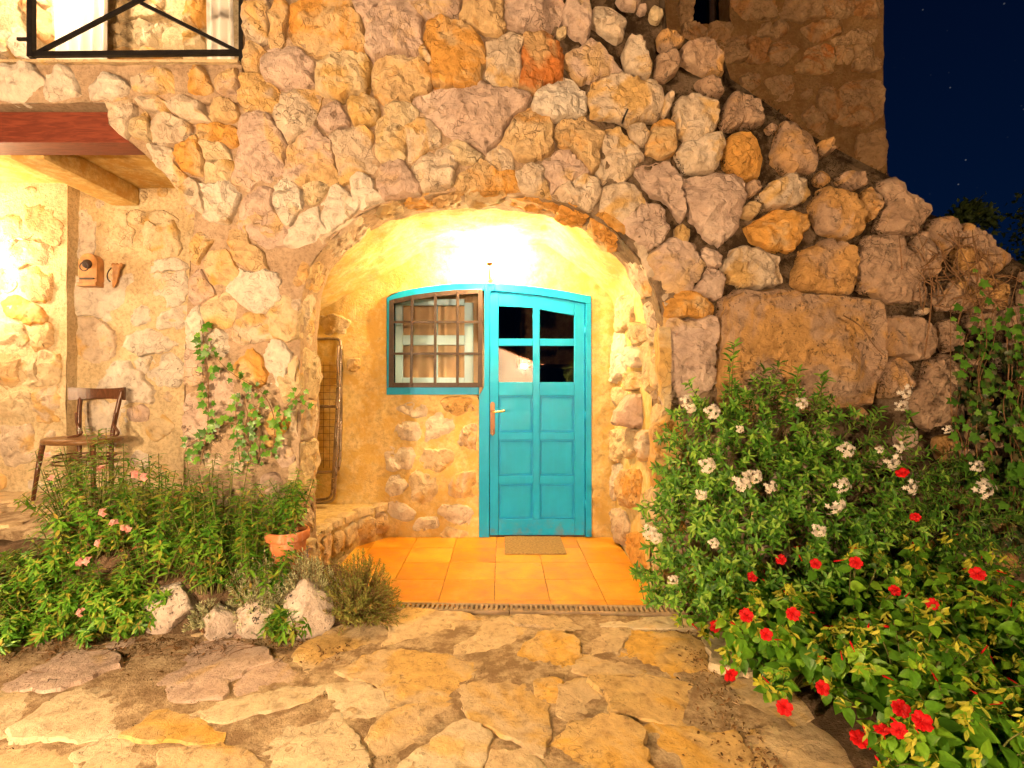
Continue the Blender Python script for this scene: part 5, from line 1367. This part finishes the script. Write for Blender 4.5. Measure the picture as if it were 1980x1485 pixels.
# needle shrubs
NE_L, NE_F = leaf_t(0.024, 0.0058, 0.2, 0.1)
def needle_shrub(name, loc, rx, ry, hgt, nst, label, mk, seed, cat="shrub"):
    random.seed(seed); root = empty(name, loc); tag(root, label, cat); B = Batch(); paths = []
    for _ in range(nst):
        d = rv(); d.z = abs(d.z) * .9 + .12; d.normalize(); tip = Vector((d.x * rx, d.y * ry, d.z * hgt)) * random.uniform(.72, 1.06); b = Vector((d.x * rx * .15, d.y * ry * .15, 0)); P = smooth_path([b, b * .5 + tip * .5 + Vector((0, 0, .03)), tip], 1); paths.append(P); n = len(P)
        for k in range(26):
            t = .3 + .7 * k / 26; i = min(n - 2, int(t * (n - 1))); p = P[i].lerp(P[i + 1], t * (n - 1) - i); ax = (P[i + 1] - P[i]).normalized(); s = Matrix.Rotation(k * 2.4 + random.random(), 3, ax) @ ax.orthogonal().normalized()
            B.add(NE_L, NE_F, p, s + ax * random.uniform(.6, 1.6), ax, random.uniform(.6, 1.2))
    stems_mesh(paths, 0.0022, "stems", M['twig'], root); B.build("foliage", M[mk], root, "stuff"); return root
needle_shrub("lavender", on_bed(505, 2.73), 0.20, 0.10, 0.38, 300, "silvery lavender cushion in front of the terracotta pot", 'lf_silver', 201)
needle_shrub("lavender", on_bed(592, 2.76), 0.17, 0.10, 0.36, 240, "grey green lavender between the pot and the round olive shrub", 'lf_silver', 202)
needle_shrub("broom_shrub", on_bed(688, 2.80), 0.26, 0.17, 0.38, 420, "round wiry olive coloured shrub at the corner of the tiles", 'lf_broom', 203)
needle_shrub("lavender", (bxy(400, 2.66), 2.66, 0.02), 0.11, 0.07, 0.17, 50, "trailing lavender tuft between the flat rock and the small rock", 'lf_silver', 204)
lav = tube("flower_spike", smooth_path([(0, 0, .1), (.01, -.01, .25), (.015, -.02, .37)], 1), 0.0025, M['stem'], bpy.data.objects["lavender.001"], 5)
B = Batch()
for k in range(16): B.add(NE_L, NE_F, (.015 + random.gauss(0, .003), -.02, .31 + k * .004), rv() + Vector((0, 0, .5)), rv(), .7)
B.build("flower_head", plain("lavender_purple", (0.16, 0.09, 0.14), 0.8), bpy.data.objects["lavender.001"])

# ivy on the pier
IV, IF = ivy_t(0.05); ME_IVY = [mesh_of("ivy_leaf", IV * s_, IF, M['lf_ivy']) for s_ in (0.75, 1.0, 1.2)]
def ivy(root, paths, spacing, off, seed, szf=1.0, maxn=280, nd=Vector((0, -1, .35))):
    random.seed(seed); n_ = 0; sp = []
    for P in paths:
        P = smooth_path(P, 2); sp.append(P); acc = 0
        for a, b in zip(P, P[1:]):
            acc += (b - a).length
            while acc > spacing and n_ < maxn:
                acc -= spacing * random.uniform(.7, 1.3); n_ += 1; side = random.choice((-1, 1)); t = (b - a).normalized(); s = t.cross(Vector((0, 1, 0))) * side
                pos = a + s * random.uniform(.004, .03) + Vector((0, -random.uniform(.005, off), 0)); d = s + Vector((0, 0, -.6)) + t * random.uniform(-.3, .5) + Vector((0, -random.uniform(0, .4), 0))
                inst("leaf", random.choice(ME_IVY), root, pos, d, nd + rv(.3), szf * random.uniform(.7, 1.15))
    stems_mesh(sp, 0.0035, "stem", M['twig'], root)
ivyL = empty("ivy", onY(430, 900, 3.04)); tag(ivyL, "young ivy climbing the stone pier above the snapdragons", "ivy")
o_ = Vector(ivyL.location)
def ep(lst): return [onY(a / Z297, 400 + b / Z297, 3.03) - o_ for a, b in lst]
ivy(ivyL, [ep(q) for q in ([(1150, 1480), (1190, 1300), (1200, 1100), (1190, 900), (1170, 780), (1150, 650)], [(1560, 1440), (1580, 1300), (1570, 1180), (1520, 1080), (1430, 1010), (1330, 960), (1240, 870), (1190, 740)],
    [(1560, 1280), (1620, 1250), (1640, 1140), (1700, 1100), (1740, 1040)], [(1700, 1110), (1790, 1160)], [(1440, 1480), (1440, 1360), (1390, 1280), (1430, 1200), (1400, 1120), (1410, 1020)], [(1380, 1480), (1360, 1330), (1350, 1150), (1380, 1080)],
    [(1480, 1200), (1400, 1270), (1300, 1230), (1220, 1300), (1130, 1340), (1070, 1370), (1060, 1440)], [(1480, 1480), (1500, 1300), (1440, 1160), (1480, 1140)])], 0.024, 0.02, 301, 0.82, 290)
# ivy at the right end of the wall
ivyR = empty("ivy", onY(1930, 900, 2.95)); tag(ivyR, "dense ivy covering the right end of the stair wall", "ivy"); o_ = Vector(ivyR.location); random.seed(5)
paths = []
for k in range(22):
    x0 = random.uniform(1850, 2060); P = [onY(x0, 1010, 2.92)]; y = 1010
    top_y = 640 if x0 < 1900 else random.choice((520, 600, 660))
    while y > top_y: y -= 70; x0 += random.gauss(0, 16); P.append(onY(max(1838, x0), y, 2.92 + random.uniform(-.05, .08)))
    paths.append([p - o_ for p in P])
ivy(ivyR, paths, 0.055, 0.10, 302, 1.05, 295)
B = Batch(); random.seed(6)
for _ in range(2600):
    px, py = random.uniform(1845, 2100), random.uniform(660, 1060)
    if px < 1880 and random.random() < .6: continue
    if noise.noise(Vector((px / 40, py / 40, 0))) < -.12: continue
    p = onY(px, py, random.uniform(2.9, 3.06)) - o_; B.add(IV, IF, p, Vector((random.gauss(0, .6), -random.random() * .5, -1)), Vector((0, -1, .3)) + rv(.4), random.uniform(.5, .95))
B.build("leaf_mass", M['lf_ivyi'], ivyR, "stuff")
# dry creeper stems on the wall
dv = empty("dry_creeper", onY(1830, 560, 3.03)); tag(dv, "bare dry creeper stems spread over the wall beside the ivy", "vine"); o_ = Vector(dv.location); random.seed(9); paths = []
for ln in ([(1790, 690), (1800, 600), (1798, 540), (1785, 480), (1770, 430)], [(1850, 640), (1870, 560), (1880, 520), (1850, 470), (1840, 440)], [(1820, 590), (1850, 540), (1900, 500), (1905, 470)], [(1880, 590), (1860, 540), (1830, 520), (1810, 470)], [(1940, 600), (1900, 560), (1870, 540), (1840, 545)],
           [(1745, 520), (1742, 480), (1738, 455)], [(1630, 610), (1665, 630), (1690, 670), (1715, 690)], [(1930, 560), (1915, 520), (1912, 480)], [(1850, 600), (1880, 575), (1930, 580)], [(1880, 545), (1895, 500), (1890, 460)]):
    paths.append([p - o_ for p in smooth_path([onY(a + random.gauss(0, 3), b, 3.015 + random.uniform(-.015, .015)) for a, b in ln], 2)])
for _ in range(70):
    x, y = random.uniform(1780, 1930), random.uniform(450, 600)
    if y < 420 + (x - 1780) * .55 : continue
    ln = []
    a = random.uniform(0, 6.28)
    for k in range(4): ln.append(onY(x, y, 3.02 + random.uniform(-.02, .02)) - o_); a += random.gauss(0, .5); x += 16 * math.cos(a); y += 16 * math.sin(a)
    paths.append(smooth_path(ln, 1))
stems_mesh(paths, 0.0045, "stem", M['twig'], dv)
# moss and dead growth in the joints of the stair wall
B = Batch(); random.seed(12); mossr = Region([(1.15, 0.6), (3.4, 0.6), (3.4, 3.7), (1.15, 3.7)], res=0.02)
fr = reg.free
for _ in range(34000):
    px, py = random.uniform(1300, 1960), random.uniform(90, 760)
    x, z = fxz(px, py); i, j = int((x - reg.x0) / reg.res), int((z - reg.z0) / reg.res)
    if not (0 <= i < reg.nx and 0 <= j < reg.nz) or not fr[j, i]: continue
    if noise.noise(Vector((x * 3, z * 3, 2))) < -.05 - (x - 1.1) * .12: continue
    B.add(NE_L, NE_F, (x, FRONT_Y - random.uniform(0, .015), z), rv() + Vector((0, -.8, 0)), rv(), random.uniform(.4, 1.0))
mo = B.build("joint_moss", M['lf_moss'], front_wall, "stuff")

# white flowering bush
JA_L, JA_F = leaf_t(0.042, 0.013, 0.3, 0.25)
jas = empty("jasmine_bush", (1.75, 2.9, 0.0)); tag(jas, "large dark green bush with clusters of white flowers against the stone wall", "bush"); o_ = Vector(jas.location)
random.seed(401); B = Batch(); paths = []
topline = [(1215, 1130), (1235, 1000), (1262, 880), (1290, 800), (1330, 755), (1400, 730), (1450, 735), (1520, 725), (1600, 770), (1680, 800), (1780, 830), (1900, 880), (2000, 940)]
def jtop(px):
    if px < 1215: return 1130
    for a, b in zip(topline, topline[1:]):
        if a[0] <= px <= b[0]: return a[1] + (b[1] - a[1]) * (px - a[0]) / (b[0] - a[0])
    return 940
JF = []
def shoot(tip, base, nl, sc=1.0):
    P = smooth_path([base, base.lerp(tip, .5) + Vector((0, 0, .05)), tip], 2); paths.append([p - o_ for p in P]); n = len(P)
    for k in range(nl):
        t = .25 + .75 * k / nl; i = min(n - 2, int(t * (n - 1))); p = P[i].lerp(P[i + 1], t * (n - 1) - i); ax = (P[i + 1] - P[i]).normalized(); s = Matrix.Rotation(k * 2.4 + random.random(), 3, ax) @ ax.orthogonal().normalized()
        B.add(JA_L, JA_F, p - o_, s + ax * random.uniform(.4, 1.1) + Vector((0, 0, -.1)), ax + Vector((0, -.3, .3)), sc * random.uniform(.65, 1.2))
cnt = 0
while cnt < 560:
    px, py = random.uniform(1215, 2000), random.uniform(720, 1180)
    if py < jtop(px) - 4: continue
    dpt = (py - jtop(px)) / 400; Y = 2.98 - .55 * max(0, min(1, dpt)) ** .6 - random.uniform(0, .10) - (.0 if px > 1330 else -.12)
    tip = onY(px, py, Y)
    if tip.z < 0.03: continue
    base = Vector((tip.x * .8 + 1.75 * .2 + random.gauss(0, .06), min(3.0, Y + random.uniform(.12, .3)), max(.05, tip.z - random.uniform(.1, .3))))
    shoot(tip, base, 22); cnt += 1
for px, py in [(1420, 665), (1412, 690), (1510, 700), (1545, 712), (1590, 725), (1480, 712), (1300, 800), (1275, 850), (1262, 905), (1240, 985), (1228, 1110), (1250, 1060), (1330, 740), (1700, 790), (1760, 800), (1600, 730), (1570, 885), (1545, 905)]:
    tip = onY(px, py, 2.72); shoot(tip, tip + Vector((.16 if px < 1350 else random.uniform(-.05, .08), .10, -.28 if px > 1300 else -.08)), 20, 1.15)
stems_mesh(paths, 0.003, "stems", M['stem'], jas); B.build("foliage", M['lf_jas'], jas, "stuff")
for px, py, s_ in [(1367, 901, 1.0), (1434, 931, 1.1), (1458, 922, .9), (1488, 941, .7), (1355, 957, .7), (1256, 1030, 1.0), (1268, 1040, .8), (1380, 1051, .6), (1636, 871, 1.0), (1626, 938, .9), (1613, 978, 1.1), (1582, 1026, .8), (1748, 757, 1.0), (1741, 784, .8), (1724, 891, 1.0), (1758, 941, .9), (1899, 945, 1.2), (1886, 901, .8), (1738, 864, .7), (1327, 774, .9), (1377, 797, 1.0), (1549, 780, .8), (1335, 790, .7), (1430, 830, .5), (1700, 870, .5), (1300, 1120, .6), (1830, 830, .6)]:
    dpt = (py - jtop(px)) / 400; Y = 2.98 - .55 * max(0, min(1, dpt)) ** .6 - .13 + (.12 if px < 1330 else 0)
    inst("flower_cluster", random.choice(ME_WHITE), jas, onY(px, py, Y) - o_, Vector((random.gauss(0, .4), random.gauss(0, .3), 1)), Vector((0, -1, .4)), s_)

# four-o'clock plants with red flowers
MI_L, MI_F = leaf_t(0.085, 0.058, 0.25, 0.25, True); ME_MIR = [mesh_of("broad_leaf", MI_L * s_, MI_F, M['lf_mir']) for s_ in (0.7, 0.9, 1.1)]
plants = [((1.20, 2.62), .30, .36, "red flowered four o'clock plant at the end of the drain grating"), ((1.18, 2.18), .27, .38, "red flowered four o'clock plant spilling on to the paving in the middle of the row"),
          ((1.62, 2.45), .34, .48, "red flowered four o'clock plant standing in front of the white flowered bush"), ((1.50, 1.92), .34, .40, "big leaved four o'clock plant with three red flowers side by side"),
          ((2.02, 2.20), .38, .50, "four o'clock plant with mostly yellow green buds behind the front row"), ((2.10, 2.62), .38, .58, "tall four o'clock plant below the dense ivy"), ((2.02, 1.80), .36, .38, "dark four o'clock plant with broad leaves and no open flowers"), ((1.42, 1.60), .26, .26, "low four o'clock plant lapping over the nearest flagstones, one red flower"), ((1.85, 1.48), .32, .30, "low four o'clock plant at the foot of the dark broad leaved one")]
reds = [(1577, 1090), (1655, 1088), (1455, 1115), (1510, 1082), (1443, 1190), (1533, 1187), (1385, 1212), (1482, 1227), (1890, 1110), (1802, 1168), (1730, 1142), (1411, 1303), (1590, 1330), (1516, 1367), (1742, 1370), (1660, 1430), (1706, 1410), (1738, 1412), (1782, 1395), (1745, 915), (1770, 1000)]
roots = []
for q, ((x, y), r_, h_, lab) in enumerate(plants):
    random.seed(500 + q); root = empty("four_o_clock_plant", (x, y, 0.03)); tag(root, lab, "plant", "four o'clock plants along the paving"); roots.append(root); B = Batch(); paths = []; outer = []
    for _ in range(70):
        d = rv(); d.z = abs(d.z) * 1.0 + .1; d.normalize(); k = random.uniform(.75, 1.05); tip = Vector((d.x * r_ * k, d.y * r_ * k, d.z * h_ * k + .03)); b = Vector((d.x * .04, d.y * .04, 0)); P = smooth_path([b, b.lerp(tip, .5) + Vector((0, 0, .06)), tip], 2); paths.append(P); n = len(P)
        for k2 in range(9):
            t = .35 + .65 * k2 / 8; i = min(n - 2, int(t * (n - 1))); p = P[i].lerp(P[i + 1], t * (n - 1) - i); ax = (P[i + 1] - P[i]).normalized(); s = Matrix.Rotation(k2 * 1.57 + random.random() * .6, 3, ax) @ ax.orthogonal().normalized()
            dd = s + ax * .3 + Vector((0, 0, -.45)); up = Vector((0, -.5, .8)) + rv(.3); sc = random.uniform(.6, 1.1) * (1.05 - .4 * t)
            w_ = p + Vector((x, y, 0)); vis = (p.normalized()).dot(((CAMV - w_).normalized())) + t
            if t > .6 and vis > .9 and len(outer) < 210: outer.append((p, dd, up, sc))
            else: B.add(MI_L, MI_F, p, dd, up, sc)
        if random.random() < .8: inst("bud_cluster", random.choice(ME_BUD), root, tip, (P[-1] - P[-2]) + Vector((0, 0, .1)), rv(), random.uniform(1.1, 1.9))
        if random.random() < .22: inst("closed_flower", ME_REDBUD, root, tip + rv(.015), rv() + Vector((0, -.5, 1)), rv(), random.uniform(.5, .9))
    for (p, dd, up, sc) in outer: inst("leaf", random.choice(ME_MIR), root, p, dd, up, sc)
    stems_mesh(paths, 0.004, "stems", M['stem'], root); B.build("foliage", M['lf_miri'], root, "stuff")
for px, py in reds:
    ray = (onY(px, py, 1.0) - CAMV); best = None
    for root, ((x, y), r_, h_, lab) in zip(roots, plants):
        for t in [1.3 + .02 * k for k in range(90)]:
            p = CAMV + ray * t; e = ((p.x - x) / r_) ** 2 + ((p.y - y) / r_) ** 2 + ((p.z - .05) / h_) ** 2
            if e < 1.05 and p.z > 0:
                if best is None or t < best[0]: best = (t, root)
                break
    if best is None:
        root = min(roots, key=lambda r: ((CAMV + ray * 2.4) - Vector(r.location)).length); best = (root.location.y - .05, root)
    p = CAMV + ray * (best[0] - .04); n_ = (CAMV - p).normalized() + rv(.35)
    o = inst("flower", ME_RED, best[1], p - Vector(best[1].location) - n_ * .03, n_.orthogonal(), n_, random.uniform(.85, 1.15))
    # flower axis is local z
    z = n_.normalized(); xx = z.orthogonal().normalized(); yy = z.cross(xx); s_ = random.uniform(.9, 1.2); c = p - Vector(best[1].location) - z * .035
    o.matrix_local = Matrix(((xx.x * s_, yy.x * s_, z.x * s_, c.x), (xx.y * s_, yy.y * s_, z.y * s_, c.y), (xx.z * s_, yy.z * s_, z.z * s_, c.z), (0, 0, 0, 1)))

# dry litter and twigs on the paving
random.seed(31); B = Batch()
for _ in range(1500):
    t = random.random()
    if t < .72: x = random.uniform(-2.9, -.75); y = 2.64 - abs(random.gauss(0, .12)) - .02 * noise.noise(Vector((x * 4, 0, 0)))
    else: y = random.uniform(1.7, 2.75); x = 1.0 + (.0 if y > 2.1 else -.08) - abs(random.gauss(0, .10)) + .15 * noise.noise(Vector((y * 3, 0, 0)))
    B.add(DRY_L, DRY_F, (x, y, .006), Vector((random.gauss(0, 1), random.gauss(0, 1), .05)), Vector((0, 0, 1)) + rv(.3), random.uniform(.25, .8))
lt = B.build("leaf_litter", M['lf_dry'], None, "stuff"); lt["label"] = "brown dry leaf litter along the flower beds"; lt["category"] = "litter"
paths = []
for _ in range(60):
    x = random.uniform(-2.7, -.9); y = 2.62 - abs(random.gauss(0, .10)); a = random.uniform(0, 6.28); P = []
    for k in range(4): P.append(Vector((x, y, .008 + random.random() * .006))); a += random.gauss(0, .4); x += .03 * math.cos(a); y += .03 * math.sin(a)
    paths.append(P)
tw_ = stems_mesh(paths, 0.002, "twig_litter", M['twig'], None); tw_["kind"] = "stuff"; tw_["label"] = "thin dry twigs scattered on the paving by the bed"; tw_["category"] = "twigs"

B = Batch(); random.seed(77)
for _ in range(30000):
    x, y = random.uniform(-3.0, 1.6), random.uniform(1.55, 2.85); i, j = int((x - greg.x0) / greg.res), int((y - greg.z0) / greg.res)
    if not greg.free[j, i] or noise.noise(Vector((x * 6, y * 6, 5))) + .25 * noise.noise(Vector((x * 21, y * 21, 5))) < .12 + .12 * (x + 1): continue
    B.add(NE_L, NE_F, (x, y, gz(x, y) + .002), rv() + Vector((0, 0, .6)), rv(), random.uniform(.25, .6))
B.build("joint_moss", M['lf_moss'], ground, "stuff")
# ------------------------------------------------------------------ trees beyond the wall
TL_, TF_ = leaf_t(0.16, 0.09, 0.3, 0.2)
def tree(name, loc, hgt, crowns, nl, label, seed):
    random.seed(seed); root = empty(name, loc); tag(root, label, "tree"); V, F = [], []
    tube_data(smooth_path([(0, 0, 0), (.1, 0, hgt * .35), (0, .1, hgt * .75)], 2), [.16 * (1 - .06 * k) for k in range(9)], 8, False, V, F)
    for (cx, cy, cz, rx, rz) in crowns: tube_data(smooth_path([(0, 0, hgt * .4), (cx * .5, cy * .5, cz - rz * .6), (cx, cy, cz)], 1), [.06, .045, .035, .02][:4], 6, False, V, F)
    obj("trunk", V, F, M['bark'], root); B = Batch()
    for (cx, cy, cz, rx, rz) in crowns:
        for _ in range(nl):
            d = rv().normalized() * random.random() ** .4; d *= 1 + .35 * noise.noise(d * 3 + Vector((cx, cy, cz))); p = Vector((cx + d.x * rx, cy + d.y * rx, cz + d.z * rz))
            if noise.noise(p * 2.6) < -.22: continue
            B.add(TL_, TF_, p, rv(), rv() + Vector((0, 0, .6)), random.uniform(.5, 1.1))
    B.build("crown", M['lf_tree'], root, "stuff"); return root
tree("olive_tree", (9.4, 10.5, -.06), 4.9, [(0.05, 0, 4.6, .40, .50), (-.38, .1, 4.25, .45, .42), (.25, .2, 3.9, .4, .5), (-.1, .3, 3.5, .6, .6), (.5, 0, 3.3, .5, .5)], 900, "small tree rising behind the stair wall against the night sky", 61)
tree("cypress_tree", (13.6, 13.0, -.06), 6.4, [(0, 0, 5.2, .8, 1.4), (.5, 0, 4.2, 1.0, 1.2), (-.3, 0, 3.6, .9, 1.1), (.8, 0, 6.0, .7, 1.0)], 1000, "tall dark tree beside the small tree, almost black", 62)

tree("yard_tree", (2.5, -6.6, -.06), 2.6, [(-.2, 0, 1.5, .55, .7), (.3, .1, 2.1, .7, .6), (0, .2, 1.0, .5, .5)], 700, "small bushy tree across the yard beside the whitewashed outbuilding", 63)
# ------------------------------------------------------------------ lamps outside the picture that light the place
def lantern(name, loc, label, p, c, post=0.0, rad=0.06):
    root = empty(name, loc); tag(root, label, "lamp")
    if post: tube("post", [(0, 0, -post), (0, 0, -.1)], 0.03, M['black_iron'], root, 10)
    else: tube("arm", [(0, .14, -.06), (0, 0, -.06)], 0.012, M['black_iron'], root, 8)
    v, f = lathe([(0.001, -.1), (.05, -.1), (.055, -.085), (.04, -.07)], 16); obj("base", v, f, M['black_iron'], root)
    v, f = lathe([(.03, -.07), (.045, -.03), (.05, 0), (.042, .035), (.02, .055), (.001, .06)], 20); obj("globe", v, f, M['bulb'], root)
    point("globe_light", (0, 0, 0), p, c, rad, root); return root
lantern("wall_lantern", (-4.12, 3.80, 2.15), "lit wall lantern on the terrace pier", P_TERR, C_TERR)
lantern("wall_lantern", (-3.35, 3.72, 4.55), "lit lantern hanging over the balcony curtain", P_BALC, C_BALC)
lantern("added_key_lamp", (-2.35, -0.25, 1.45), "added key lamp on a low post out of view, raking the house wall", P_KEY, C_KEY, 1.47, 0.06)  # invented lamp, added for raking relief and left-to-right falloff on the wall
shed = empty("white_shed", (0, -6.4, -.02)); tag(shed, "small whitewashed outbuilding across the yard with a tiled roof", "shed")
bm = bmesh.new(); bm_prism(bm, [(-2.6, 0), (1.0, 0), (1.0, 1.9), (-.4, 2.5), (-2.6, 2.5)], 0.0, -2.0); bm_obj("wall", bm, M['white_wash'], shed)
bm = bmesh.new(); bm_prism(bm, [(1.2, 1.82), (1.2, 1.92), (-.4, 2.62), (-2.8, 2.62), (-2.8, 2.52), (-.4, 2.52)], 0.25, -2.2); bm_obj("roof", bm, M['roof'], shed)
lantern("wall_lantern", (0.66, -6.25, 1.80), "lit lantern on the whitewashed outbuilding", P_SHED, C_SHED)
